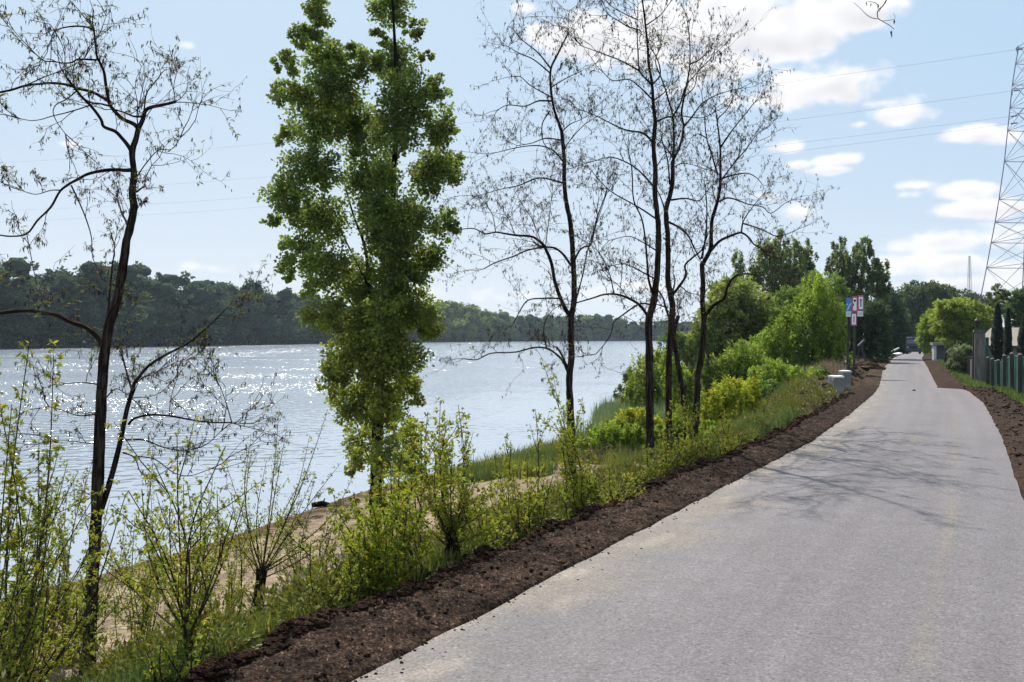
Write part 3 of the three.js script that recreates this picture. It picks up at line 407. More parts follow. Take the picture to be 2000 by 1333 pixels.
// ---------------------------------------------------------------- the poplar
{
  const d = 17, R = mulberry(51), b0 = P(733, 1050, d), gy = groundY(b0.x, d), org = [b0.x, gy, b0.z];
  const o = thing('poplar_tree', 'tall leafy green poplar rising from the sandy shore beside the bare trees', 'tree', org);
  const stem = (w0, w1, dd, ...pts) => { const q = limbPoints(pts, d, d + dd); return [q, q.map((_, k) => mix(w0, w1, k / (q.length - 1)) * 0.4 / F * d)]; };
  const [tq, tr] = stem(33, 4, 0, 733, 1060, 734, 950, 737, 850, 742, 740, 748, 650, 757, 560, 764, 450, 771, 300, 774, 150, 770, 60, 764, -50);
  tq[0].y = gy - 0.2; const t = new MB(); t.tube(tq, tr, 12, [0.06, 0.05, 0.042], 0.14); mesh('trunk', t.geo(org), mBark, o);
  for (const l of [[20, 4, 0.5, 741, 760, 732, 640, 722, 560, 712, 480, 690, 420, 668, 340, 645, 200, 622, 50], [10, 3, -0.5, 748, 650, 750, 560, 742, 470, 735, 380, 730, 250, 724, 130], [10, 3, 0.6, 752, 600, 780, 520, 800, 420, 822, 320, 836, 200], [9, 3, -0.6, 746, 680, 790, 600, 820, 520, 850, 450, 872, 400], [9, 3, 0.4, 736, 690, 690, 600, 640, 520, 590, 440, 545, 390], [8, 3, -0.7, 720, 560, 680, 480, 630, 380, 590, 270, 565, 170],
    [7, 3, 0.8, 772, 320, 800, 240, 812, 140, 808, 60], [7, 2, -0.4, 738, 850, 700, 760, 670, 690, 640, 620], [7, 2, 0.5, 740, 840, 780, 760, 810, 680, 830, 610], [5, 2, 0.3, 736, 930, 705, 860, 690, 800], [5, 2, -0.3, 736, 930, 770, 870, 800, 800]]) {
    const [w0, w1, dd, ...all] = l, pts = all.slice(0, Math.max(6, all.length - 4)), [q, r] = stem(w0 * 0.7, w1 * 0.8, 0.5 + Math.abs(dd), ...pts), m = new MB(); m.tube(q, r, 7, [0.06, 0.05, 0.042], 0.1); mesh('branch', m.geo(org), mBark, o);
  }
  const lb = [[620, 30, 22, 44], [600, 68, 30, 25], [640, 112, 48, 34], [562, 125, 27, 18], [570, 185, 45, 26], [645, 172, 60, 42], [690, 100, 13, 24], [722, 128, 34, 32], [760, 18, 36, 38], [742, 72, 17, 20], [808, 55, 19, 20], [775, 122, 40, 40], [830, 112, 15, 13], [795, 190, 52, 46], [852, 178, 24, 26], [862, 250, 28, 44], [884, 325, 18, 38], [845, 335, 40, 54], [770, 255, 46, 46], [695, 245, 46, 52], [625, 240, 60, 44], [560, 262, 26, 20], [610, 330, 54, 42], [560, 380, 44, 36], [530, 432, 22, 13], [620, 425, 52, 46], [585, 492, 40, 32], [562, 532, 22, 18], [640, 520, 50, 46], [605, 562, 22, 16],
    [725, 340, 46, 58], [745, 440, 46, 60], [800, 430, 46, 52], [872, 440, 26, 30], [838, 505, 36, 34], [788, 530, 46, 52], [705, 560, 48, 50], [640, 612, 46, 38], [722, 640, 62, 46], [800, 600, 52, 46], [838, 635, 25, 34], [690, 692, 56, 38], [762, 702, 62, 46], [655, 735, 32, 36], [802, 762, 25, 36], [690, 782, 42, 46], [752, 800, 40, 50], [700, 862, 25, 42], [755, 885, 32, 42], [795, 915, 20, 48], [692, 900, 13, 36], [803, 850, 18, 40]];
  const lobes = lb.map(([x, y, a, b]) => lobe(x, y, a, b, d, (R() - 0.5) * 1.5, 0.9)), g = new MB();
  lobes.forEach((l) => l.r.multiplyScalar(1.03)); for (let k = 0; k < 8; k++) { const y = 350 + k * 62, x = 752 + 22 * Math.sin(y * 0.004 + 1); lobes.push(lobe(x + (R() - 0.5) * 60, y, 34, 34, d, -0.35 - 0.4 * R(), 0.9)); }
  leafCloud(g, lobes, 122000, 0.053, 0.048, (R, h, l) => { const low = sstep(3.4, -0.4, l.c.y), k = 0.55 + 0.95 * R(); return [mix(0.2, 0.31, low) * k, mix(0.26, 0.35, low) * k, mix(0.045, 0.045, low) * k]; }, R, { clump: 36, clumpR: 0.4, flat: 0.8, droop: -0.25, pow: 0.69, shell: 0.56 });
  mesh('foliage', g.geo(org), mPoplar, o, 'stuff');
}

// ---------------------------------------------------------------- coppiced shrubs along the bank
function shrub(name, label, category, base, tips, opt = {}) {
  const R = mulberry(opt.seed ?? 1), b = base instanceof THREE.Vector3 ? base : place(...base), d = -b.z, org = [b.x, b.y, b.z], o = thing(name, label, category, org, 0, opt.group);
  let top = b.clone(); const bark = [0.05, 0.036, 0.03];
  if (opt.stump) { top = P(opt.stump[0], opt.stump[1], d); const m = new MB(), r = opt.stump[2] * 0.5 / F * d, q = smooth([V(b.x, b.y - 0.12, b.z), b.clone().lerp(top, 0.35).add(V(r * 0.3, 0, 0)), top.clone().add(V(0, r * 0.5, 0))], 5); m.tube(q, q.map((_, k) => r * (1.25 - 0.1 * Math.sin(k) - 0.25 * k / q.length)), 10, [0.12, 0.095, 0.075], 0.25); mesh('stump', m.geo(org), mBark, o); }
  const more = tips.length < 40 ? tips.flatMap(([tx, ty]) => { const [ux, uy] = tips[Math.floor(R() * tips.length)], f = R() * 0.5, c = opt.stump ?? [(b.x / d) * F + 1000, HY - (b.y - EYE) / d * F], g = 0.55 + 0.4 * R(); const mx = mix(tx, ux, f), my = mix(ty, uy, f); return R() < 0.6 ? [[mix(c[0], mx, g) + (R() - 0.5) * 26, mix(c[1], my, g)]] : []; }) : [];
  tips = [...tips, ...more];
  const shoots = new MB(), leaves = new MB(), many = tips.length > 40;
  for (const [tx, ty] of tips) {
    const s = many ? shoots : new MB(), dd = d + (R() - 0.5) * (opt.depth ?? 1.4), tip = P(tx, ty, dd), st = opt.stump ? top.clone().add(V((R() - 0.5) * 0.05, -R() * 0.12, (R() - 0.5) * 0.05)) : b.clone().add(V((R() - 0.5) * (opt.wide ?? 0.25), -0.05, (R() - 0.5) * (opt.wide ?? 0.25)));
    const len = st.distanceTo(tip), bow = V((R() - 0.5) * 0.16, -0.02 - R() * 0.06, (R() - 0.5) * 0.12).multiplyScalar(len);
    const q = smooth([st, st.clone().lerp(tip, 0.33).add(bow.clone().multiplyScalar(0.8)), st.clone().lerp(tip, 0.68).add(bow), tip], 5), r0 = (opt.r ?? 0.0068) * (0.6 + 0.45 * len);
    s.tube(q, q.map((_, k) => mix(r0, 0.0022, k / (q.length - 1))), 5, [bark[0] * (0.7 + R() * 0.7), bark[1], bark[2]]);
    const leafy = (q, from, rate) => { let acc = 0; for (let k = 1; k < q.length; k++) { const f = k / (q.length - 1); acc += q[k].distanceTo(q[k - 1]) * rate * (f < from ? 0.25 : 1); while (acc > 0) { acc -= 1; const at = q[k].clone().lerp(q[k - 1], R()), c = opt.colour ? opt.colour(R) : youngC(R), out = randDir(R); out.y = Math.abs(out.y) * 0.4; out.normalize(); const nl = opt.leaflets ?? 5; const ln = 0.6 * (opt.leaf ?? 0.042) * (0.7 + 0.7 * R()); for (let j = 0; j < nl; j++) { const a = out.clone().multiplyScalar(0.8).add(randDir(R).multiplyScalar(0.85)); a.y -= 0.25 + 0.3 * R(); a.normalize(); const h = randDir(R); h.y += 0.8; h.addScaledVector(a, -h.dot(a)).normalize(); leaves.leaf(at.clone().addScaledVector(out, 0.02 + 0.5 * ln * R()), a, h, ln * (0.8 + 0.5 * R()), ln * 0.45, c.map((x) => x * (0.8 + 0.4 * R())), 0.25); } } } };
    leafy(q, opt.stump ? 0.15 : 0.3, (opt.rate ?? 15) * 2.9);
    const side = Math.floor(len * (opt.side ?? 3.4)); for (let j = 0; j < side; j++) { const k = 4 + Math.floor(R() * (q.length - 6)), dir = q[k + 1].clone().sub(q[k]).normalize().multiplyScalar(0.8).add(randDir(R).multiplyScalar(0.6)).normalize(), l2 = 0.12 + 0.3 * R() * Math.min(1, len), e = [q[k], q[k].clone().addScaledVector(dir, l2 * 0.5), q[k].clone().addScaledVector(dir, l2).add(V(0, 0.04, 0))]; s.tube(e, [0.004, 0.003, 0.0015], 3, bark); leafy(smooth(e, 3), 0, (opt.rate ?? 15) * 3); }
    if (!many) mesh('shoot', s.geo(org), mTwig, o);
  }
  if (many) mesh('shoots', shoots.geo(org), mTwig, o, 'stuff');
  if (!leaves.empty) mesh('foliage', leaves.geo(org), opt.mat ?? mLeaf, o, 'stuff');
  return o;
}
const T = (...a) => { const o = []; for (let k = 0; k < a.length; k += 2) o.push([a[k], a[k + 1]]); return o; };
const fan = (R, n, x0, x1, y0, y1) => Array.from({ length: n }, () => [mix(x0, x1, R()), mix(y0, y1, R())]);
{
  const R = mulberry(61), g = 'coppiced shrubs along the river bank', S = (label, base, tips, opt) => shrub('young_shrub', label, 'shrub', base, tips, { group: g, ...opt });
  S('shrub at the photo edge sending long straight shoots up to the right', V(-3.1, groundY(-3.1, 5.6), -5.6), T(150, 925, 195, 950, 130, 905, 215, 1010, 100, 880, 92, 1015, 245, 965, 60, 980, 170, 1080, 20, 1010, 120, 1130, 60, 1060), { seed: 71, leaf: 0.034, rate: 13 });
  S('tall shrub with large bright leaves on two stems left of the crooked tree', V(...P(2, 1160, 6.2).toArray()).setY(groundY(P(2, 1160, 6.2).x, 6.2)), T(58, 660, 105, 676, 22, 790, 75, 860, -20, 700, 40, 930), { seed: 72, leaf: 0.05, leaflets: 7, rate: 12, side: 1.6, depth: 0.6 });
  S('dense leafy shrub wrapped round the foot of the crooked tree', [128, 1300], T(60, 1020, 130, 960, 100, 1080, 205, 1060, 245, 1010, 30, 1100, 160, 990, 90, 960, 180, 900, 220, 1100, 50, 1160, 150, 1120, 270, 1080, 110, 1010), { seed: 73, leaf: 0.042, rate: 18 });
  S('short stumped shrub between the crooked tree and the pollard stump', [362, 1292], T(250, 960, 300, 905, 345, 850, 392, 940, 440, 872, 275, 1020, 205, 1050, 455, 1000, 480, 965, 330, 1000, 400, 1040, 300, 1100), { seed: 74, stump: [365, 1238, 17], leaf: 0.034, rate: 15 });
  S('pollard stump with long thin shoots standing over the sand', [494, 1214], T(490, 852, 545, 797, 560, 835, 640, 800, 665, 905, 440, 905, 420, 1000, 702, 1000, 385, 965, 520, 900, 605, 850, 690, 930), { seed: 75, stump: [511, 1118, 19], leaf: 0.034, rate: 13, side: 2 });
  S('low weedy shrub in the grass below the crooked tree', [235, 1330], T(220, 1150, 300, 1120, 340, 1180, 180, 1200, 270, 1200, 130, 1220, 240, 1240, 330, 1230, 90, 1180, 30, 1210, 60, 1260), { seed: 76, leaf: 0.036, rate: 20 });
  S('thin many-stemmed shrub right of the pollard stump', [596, 1196], T(540, 990, 620, 962, 660, 982, 700, 965, 570, 1060, 600, 1050, 640, 1060, 520, 1080, 680, 1070, 560, 1000), { seed: 77, leaf: 0.036, rate: 15 });
  S('dense yellow-green shrub hiding the foot of the poplar', [736, 1150], T(690, 965, 740, 932, 780, 965, 655, 995, 822, 1000, 702, 1000, 762, 1005, 720, 960, 800, 1030, 670, 1050, 840, 1060, 740, 1040, 700, 1080, 780, 1080, 755, 960), { seed: 78, leaf: 0.05, rate: 24, colour: (R) => { const k = 0.7 + 0.6 * R(); return [0.27 * k, 0.3 * k, 0.03 * k]; } });
  S('leafy shrub on a thick brown stump right of the poplar', [880, 1092], T(860, 782, 895, 792, 835, 805, 906, 872, 926, 932, 802, 855, 962, 942, 772, 932, 990, 962, 880, 860, 850, 900, 940, 1000, 980, 1020, 820, 960), { seed: 79, stump: [880, 1042, 24], leaf: 0.046, rate: 20 });
  S('thin upright shrub between the poplar and the brown stump', [800, 1125], T(790, 852, 822, 835, 762, 905, 810, 900, 780, 960, 840, 980), { seed: 80, leaf: 0.04, rate: 14 });
  S('airy shrub before the sandbar, right of the brown stump', [1012, 1046], T(986, 852, 1002, 930, 952, 955, 1040, 940, 966, 892, 930, 980, 1030, 990), { seed: 81, leaf: 0.042, rate: 15 });
  S('small yellow-leaved shrub left of the forked slim tree', [1062, 1022], T(1046, 800, 1080, 930, 1030, 902, 1060, 920, 1090, 970), { seed: 82, leaf: 0.042, rate: 14 });
  S('two-stemmed sapling shrub at the foot of the forked slim tree', [1126, 1002], T(1072, 742, 1100, 790, 1120, 862, 1142, 905, 1096, 862, 1162, 952, 1150, 880, 1130, 930), { seed: 83, leaf: 0.045, rate: 17, colour: (R) => { const k = 0.7 + 0.6 * R(); return [0.28 * k, 0.31 * k, 0.03 * k]; } });
  S('thin tall shrub rising over the sand right of the crooked tree', [285, 1300], T(262, 1010, 292, 940, 240, 1060, 318, 985, 345, 1040, 222, 1105, 300, 1090), { seed: 84, leaf: 0.036, rate: 16 });
  S('slender shrub with yellow tips between the short stump and the pollard stump', [432, 1250], T(415, 930, 450, 965, 398, 1005, 470, 1040, 430, 1080, 380, 1060), { seed: 85, leaf: 0.036, rate: 16 });
  S('loose shrub leaning left in front of the crooked tree', [70, 1320], T(20, 1060, 62, 985, 110, 1085, -10, 1130, 85, 1140, 140, 1150), { seed: 86, leaf: 0.036, rate: 18 });
  for (const [bx, by, n, x0, x1, y0, y1, label] of [[660, 1185, 9, 600, 740, 1040, 1140, 'low leafy shrub behind the soil clods below the yellow-green shrub'], [950, 1070, 9, 900, 1010, 960, 1040, 'low green shrub between the brown stump and the airy shrub'], [430, 1262, 9, 380, 520, 1100, 1200, 'low leafy shrub between the two stumps at the soil edge'], [1200, 985, 8, 1150, 1260, 900, 960, 'low shrub between the forked slim tree and the tallest bare tree'], [1275, 945, 9, 1245, 1310, 860, 930, 'green suckers round the foot of the tallest bare tree'], [1310, 930, 9, 1285, 1345, 780, 910, 'yellow-green suckers round the straight bare tree'], [1360, 905, 9, 1325, 1400, 780, 880, 'yellow-green suckers round the bare tree leaning right'], [1425, 890, 8, 1385, 1460, 770, 850, 'thin twiggy yellow shrub beside the soil, right of the bare trees'], [20, 1300, 12, -60, 130, 1120, 1260, 'dense low shrub in the near corner of the bank'], [330, 1320, 8, 280, 400, 1200, 1280, 'small leafy shrub beside the soil lip below the short stump']])
    S(label, [bx, by], fan(R, n, x0, x1, y0, y1), { seed: bx + by, leaf: 0.036, rate: 19, side: 2 });
}

// ---------------------------------------------------------------- bushes and trees along the path
function plant(name, label, category, d, base, lobesPx, n, leafLen, colour, seed, opt = {}) {
  const R = mulberry(seed), b = onGround(base, d), org = [b.x, b.y, b.z], o = thing(name, label, category, org, 0, opt.group);
  n = Math.round(n * 1.9); leafLen *= 1.08; const lobes = lobesPx.map(([x, y, a, c, dz = 0]) => lobe(x, y, a, c, d, dz + (R() - 0.5) * (opt.jit ?? 1.5), opt.k ?? 0.95)), g = new MB();
  const w = new MB(), tr = opt.trunk ?? 0.06;
  const topY = Math.max(...lobes.map((l) => l.c.y)), mid = V(b.x, 0, b.z);
  const tq = smooth([V(b.x, b.y - 0.2, b.z), V(b.x + (R() - 0.5) * 0.2, mix(b.y, topY, 0.3), b.z), V(mix(b.x, lobes[0].c.x, 0.5), mix(b.y, topY, 0.62), b.z), lobes.reduce((a, l) => l.c.y > a.y ? l.c : a, lobes[0].c).clone()], 5);
  w.tube(tq, tq.map((_, k) => tr * (1 - 0.85 * k / (tq.length - 1))), 7, [0.09, 0.075, 0.06], 0.1); mesh(opt.shrub ? 'stem' : 'trunk', w.geo(org), mBark, o);
  const br = new MB(); for (const l of lobes) { const a = tq[Math.floor(tq.length * (0.2 + 0.5 * R()))]; const q = smooth([a, a.clone().lerp(l.c, 0.5).add(V(0, -0.1 * l.r.y, 0)), l.c.clone().add(V(0, l.r.y * 0.5, 0))], 4); br.tube(q, q.map((_, k) => tr * 0.45 * (1 - 0.8 * k / (q.length - 1))), 5, [0.08, 0.068, 0.055]); for (let j = 0; j < 5; j++) { const e = randDir(R); br.tube([q[Math.floor(q.length * 0.6)], V(l.c.x + e.x * l.r.x * 0.9, l.c.y + e.y * l.r.y * 0.9, l.c.z + e.z * l.r.z * 0.9)], [tr * 0.2, tr * 0.04], 3, [0.08, 0.068, 0.055]); } }
  mesh('branches', br.geo(org), mTwig, o, 'stuff');
  leafCloud(g, lobes, n, leafLen, leafLen * (opt.wid ?? 0.5), colour, R, opt.cloud ?? {});
  mesh('foliage', g.geo(org), opt.mat ?? mLeaf, o, 'stuff'); return o;
}
const hue = (r, g, b, v = 0.42) => (R, h) => { const k = 1 - v + 2 * v * R(); return [1.45 * r * k * (1 + 0.15 * (R() - 0.5)), 1.45 * g * k, 1.2 * b * k]; };
const yel = hue(0.25, 0.27, 0.03), lime = hue(0.17, 0.23, 0.035), mid = hue(0.12, 0.18, 0.04), deep = hue(0.065, 0.105, 0.035), olive = hue(0.13, 0.16, 0.055), dark = hue(0.05, 0.078, 0.036), grey = hue(0.13, 0.155, 0.085);
plant('bush', 'bright yellow-green bush on the slope right of the bare trees', 'bush', 25, 1432, [[1432, 770, 42, 32], [1395, 790, 30, 34], [1465, 780, 28, 34], [1420, 825, 44, 30], [1455, 830, 34, 26], [1385, 835, 22, 26]], 7000, 0.075, yel, 101, { trunk: 0.03, shrub: 1, jit: 0.8, cloud: { up: 1 } });
plant('bush', 'yellow-green willow bush at the water, behind the tallest bare tree', 'bush', 40, 1265, [[1262, 740, 34, 42], [1240, 775, 24, 34], [1290, 770, 30, 50], [1262, 810, 34, 34], [1285, 700, 14, 22], [1235, 815, 22, 28]], 6500, 0.12, hue(0.19, 0.23, 0.045), 102, { trunk: 0.04, shrub: 1, cloud: { up: 1 } });
plant('bush', 'grey-green bush leaning over the water behind the rocks', 'bush', 50, 1232, [[1218, 768, 18, 20], [1240, 745, 22, 28], [1232, 790, 22, 20]], 2600, 0.11, hue(0.1, 0.12, 0.05), 103, { trunk: 0.04, shrub: 1 });
plant('bush', 'loose olive bush among the bare trunks', 'bush', 33, 1335, [[1335, 760, 30, 45], [1318, 820, 28, 34], [1350, 830, 22, 30], [1310, 730, 20, 40]], 5200, 0.1, lime, 104, { trunk: 0.03, shrub: 1, cloud: { up: 1 } });
plant('bush', 'lime bush on the slope between the reeds and the tallest bare tree', 'bush', 27, 1195, [[1195, 850, 36, 22], [1160, 865, 28, 18], [1230, 855, 26, 26], [1245, 880, 24, 22]], 3600, 0.08, lime, 131, { trunk: 0.025, shrub: 1, jit: 0.8, cloud: { up: 1 } });
plant('bush', 'low yellow-green bush below the willow bush among the reeds', 'bush', 31, 1240, [[1235, 820, 34, 22], [1270, 835, 26, 22], [1200, 835, 24, 14]], 3200, 0.09, yel, 132, { trunk: 0.025, shrub: 1, jit: 0.8, cloud: { up: 1 } });
plant('bush', 'lime bush at the edge of the dirt left of the concrete blocks', 'bush', 40, 1560, [[1560, 745, 40, 22], [1520, 760, 34, 22], [1600, 740, 30, 20]], 3000, 0.11, hue(0.09, 0.14, 0.035), 133, { trunk: 0.03, shrub: 1, jit: 0.8, cloud: { up: 1 } });
plant('bush', 'low mid-green bush on the slope right of the yellow-green bush', 'bush', 33, 1500, [[1495, 770, 30, 22], [1470, 790, 26, 20], [1530, 775, 22, 16]], 3000, 0.1, hue(0.12, 0.17, 0.04), 134, { trunk: 0.025, shrub: 1, jit: 0.8, cloud: { up: 1 } });
plant('bush', 'feathery light-green bush on the slope behind the yellow-green bush', 'bush', 36, 1520, [[1515, 735, 34, 30], [1550, 745, 30, 26], [1485, 750, 28, 28], [1580, 742, 26, 22]], 4200, 0.1, lime, 135, { trunk: 0.03, shrub: 1, jit: 0.8, cloud: { up: 1, droop: 0.1 } });
plant('bush', 'light-green bush filling the slope between the bare trunks', 'bush', 24, 1325, [[1322, 835, 30, 30], [1390, 850, 24, 24], [1345, 870, 26, 18], [1295, 850, 20, 24]], 3000, 0.075, lime, 136, { trunk: 0.022, shrub: 1, jit: 0.6, cloud: { up: 1, droop: 0.1 } });
plant('bush', 'low yellow bush on the grass slope right of the thin twiggy shrub', 'bush', 26, 1475, [[1475, 815, 28, 20], [1500, 805, 22, 18], [1450, 835, 20, 16]], 2400, 0.08, yel, 137, { trunk: 0.022, shrub: 1, jit: 0.6, cloud: { up: 1 } });
plant('willow_tree', 'round olive-green willow behind the bare tree leaning right', 'tree', 58, 1440, [[1440, 590, 52, 46], [1400, 640, 44, 50], [1480, 625, 46, 52], [1430, 680, 62, 46], [1385, 690, 34, 44], [1340, 690, 36, 40], [1480, 690, 44, 44], [1415, 570, 28, 26]], 26000, 0.18, hue(0.175, 0.21, 0.055), 105, { trunk: 0.14, wid: 0.5, cloud: { droop: -0.8, clump: 50 } });
plant('willow_tree', 'small dark drooping willow at the water behind the straight bare tree', 'tree', 48, 1305, [[1302, 690, 22, 34], [1318, 660, 18, 28], [1300, 730, 18, 26]], 2600, 0.12, deep, 106, { trunk: 0.05, wid: 0.35, cloud: { droop: -0.9 } });
plant('sapling_thicket', 'spiky light-green thicket with upright shoots left of the river signs', 'thicket', 50, 1590, [[1590, 600, 34, 60], [1620, 640, 34, 62], [1560, 650, 40, 60], [1525, 680, 40, 56], [1600, 700, 44, 44], [1490, 700, 34, 44], [1640, 690, 22, 44], [1550, 720, 50, 30]], 17000, 0.14, lime, 107, { trunk: 0.06, cloud: { up: 1, clump: 40, droop: 0.15 } });
plant('bush', 'bright green thicket in front of the round willow', 'bush', 42, 1450, [[1450, 715, 46, 38], [1410, 735, 36, 34], [1490, 735, 34, 34], [1525, 745, 40, 30], [1380, 740, 28, 40]], 9000, 0.12, hue(0.15, 0.2, 0.035), 108, { trunk: 0.04, shrub: 1, cloud: { up: 1, droop: 0.1 } });
plant('bush', 'dark green rounded bush set into the light thicket', 'bush', 56, 1545, [[1545, 590, 30, 34], [1560, 620, 26, 30], [1525, 640, 26, 36]], 4200, 0.15, mid, 109, { trunk: 0.06 });
plant('poplar_tree', 'tall grey-green poplar above the round willow', 'tree', 92, 1530, [[1500, 500, 22, 32], [1525, 485, 20, 34], [1560, 500, 24, 34], [1582, 520, 16, 30], [1530, 545, 44, 40], [1565, 560, 34, 40], [1490, 545, 28, 36], [1535, 600, 50, 40], [1440, 520, 9, 34], [1448, 560, 18, 34]], 15000, 0.24, hue(0.14, 0.175, 0.065), 110, { trunk: 0.2, cloud: { up: 1, clump: 46 } });
plant('poplar_tree', 'tall dark gappy poplar right behind the river signs', 'tree', 84, 1680, [[1640, 492, 16, 26], [1690, 490, 18, 26], [1665, 515, 28, 26], [1712, 530, 24, 26], [1650, 550, 26, 28], [1690, 560, 32, 30], [1725, 565, 16, 30], [1625, 530, 14, 22], [1675, 610, 44, 34], [1650, 590, 32, 32]], 11500, 0.22, hue(0.12, 0.15, 0.065), 111, { trunk: 0.22, cloud: { up: 1, clump: 60 } });
plant('bush', 'mid-green leafy tree filling the gap between the two tall poplars', 'tree', 74, 1620, [[1620, 570, 34, 34], [1600, 610, 38, 40], [1640, 640, 30, 40], [1585, 560, 22, 30]], 7000, 0.2, mid, 112, { trunk: 0.1 });
plant('dark_tree', 'dark shaded tree overhanging the ground behind the river signs', 'tree', 72, 1690, [[1690, 650, 34, 42], [1665, 680, 26, 36], [1715, 680, 26, 34], [1700, 620, 36, 34]], 8000, 0.2, dark, 113, { trunk: 0.12 });
plant('dark_tree', 'dark tree wall at the left of the tunnel where the path ends', 'tree', 125, 1740, [[1738, 600, 30, 34], [1730, 640, 34, 36], [1755, 650, 26, 36], [1745, 680, 30, 22]], 9000, 0.34, dark, 114, { trunk: 0.2 });
plant('dark_tree', 'broad dark tree closing the view above the truck', 'tree', 190, 1795, [[1795, 590, 44, 36], [1830, 585, 34, 32], [1765, 605, 34, 34], [1790, 640, 40, 32], [1835, 630, 36, 40], [1770, 650, 30, 34], [1800, 568, 30, 20], [1850, 580, 22, 20]], 14000, 0.5, hue(0.075, 0.1, 0.042), 115, { trunk: 0.3 });
plant('dark_tree', 'dark undergrowth tree behind the truck', 'tree', 200, 1790, [[1790, 670, 50, 26], [1745, 668, 30, 26], [1830, 672, 30, 26]], 7000, 0.5, dark, 116, { trunk: 0.2 });
plant('garden_tree', 'bright yellow-green tree hanging over the path edge by the low wall', 'tree', 100, 1825, [[1825, 640, 26, 34], [1812, 660, 16, 34], [1840, 620, 26, 28]], 7000, 0.24, lime, 117, { trunk: 0.14, cloud: { droop: -0.6 } });
plant('garden_tree', 'large light-green garden tree behind the concrete pillar', 'tree', 66, 1880, [[1880, 610, 38, 28], [1860, 640, 36, 34], [1905, 640, 34, 36], [1886, 655, 36, 20], [1920, 620, 20, 26], [1850, 605, 26, 20]], 12000, 0.19, hue(0.19, 0.23, 0.05), 118, { trunk: 0.14, wid: 0.4, cloud: { droop: -0.7 } });
plant('bush', 'grey-green bush growing between the low wall and the pillar', 'bush', 52, 1880, [[1880, 690, 22, 22], [1895, 705, 18, 24], [1868, 712, 18, 20], [1885, 725, 20, 16]], 4200, 0.11, grey, 119, { trunk: 0.03, shrub: 1, jit: 0.6 });
plant('garden_tree', 'sparse small tree at the foot of the power pylon', 'tree', 78, 1950, [[1950, 572, 16, 18], [1940, 590, 13, 14], [1962, 588, 13, 16]], 700, 0.2, hue(0.1, 0.13, 0.05), 120, { trunk: 0.06 });
plant('dark_tree', 'dark garden tree beyond the thujas under the pylon', 'tree', 95, 1995, [[1992, 590, 20, 20], [2015, 600, 36, 40], [1975, 605, 16, 16], [1990, 625, 24, 24]], 4000, 0.3, deep, 121, { trunk: 0.14 });
plant('dark_tree', 'hazy dark tree row left of the distant mast', 'tree', 240, 1880, [[1870, 588, 40, 18], [1915, 590, 30, 14], [1940, 596, 34, 14], [1840, 580, 24, 18]], 4000, 0.6, hue(0.06, 0.08, 0.04), 122, { trunk: 0.2 });
for (const [px, top, bot, hw, d, label] of [[1949, 598, 712, 18, 47, 'widest dark thuja column behind the green fence'], [1969, 606, 712, 11, 46, 'slim thuja column beside the widest one'], [2002, 622, 716, 22, 42, 'dark thuja column at the photo edge in front of the house']]) {
  const R = mulberry(px), b = onGround(px, d), org = [b.x, b.y, b.z], o = thing('thuja_tree', label, 'conifer', org, 0, 'thujas behind the green fence'), g = new MB(), tq = [V(b.x, b.y - 0.1, b.z), P(px, top + 10, d)], t = new MB(), y1 = P(px, top, d).y, s = d / F; t.tube(tq, [0.06, 0.01], 6, [0.08, 0.06, 0.05]); mesh('trunk', t.geo(org), mBark, o);
  for (let k = 0; k < 7000; k++) { const f = Math.pow(R(), 0.8), y = mix(b.y + 0.1, y1, f), rad = hw * s * Math.pow(1 - f, 0.55) * (0.9 + 0.14 * n2(y * 2, R() * 0.3)) * (f < 0.12 ? 0.75 + 2 * f : 1), a = R() * 6.283, e = 0.55 + 0.45 * Math.sqrt(R()), q = V(b.x + Math.cos(a) * rad * e, y, b.z + Math.sin(a) * rad * e), ax = V(Math.cos(a) * 0.45, 1, Math.sin(a) * 0.45).normalize(), h = V(Math.cos(a), 0.2, Math.sin(a)).add(randDir(R).multiplyScalar(0.5)).normalize(); const c = 0.7 + 0.6 * R(); g.leaf(q, ax, h, 0.12, 0.045, [0.016 * c, 0.03 * c, 0.014 * c]); }
  mesh('foliage', g.geo(org), mPoplar, o, 'stuff');
}

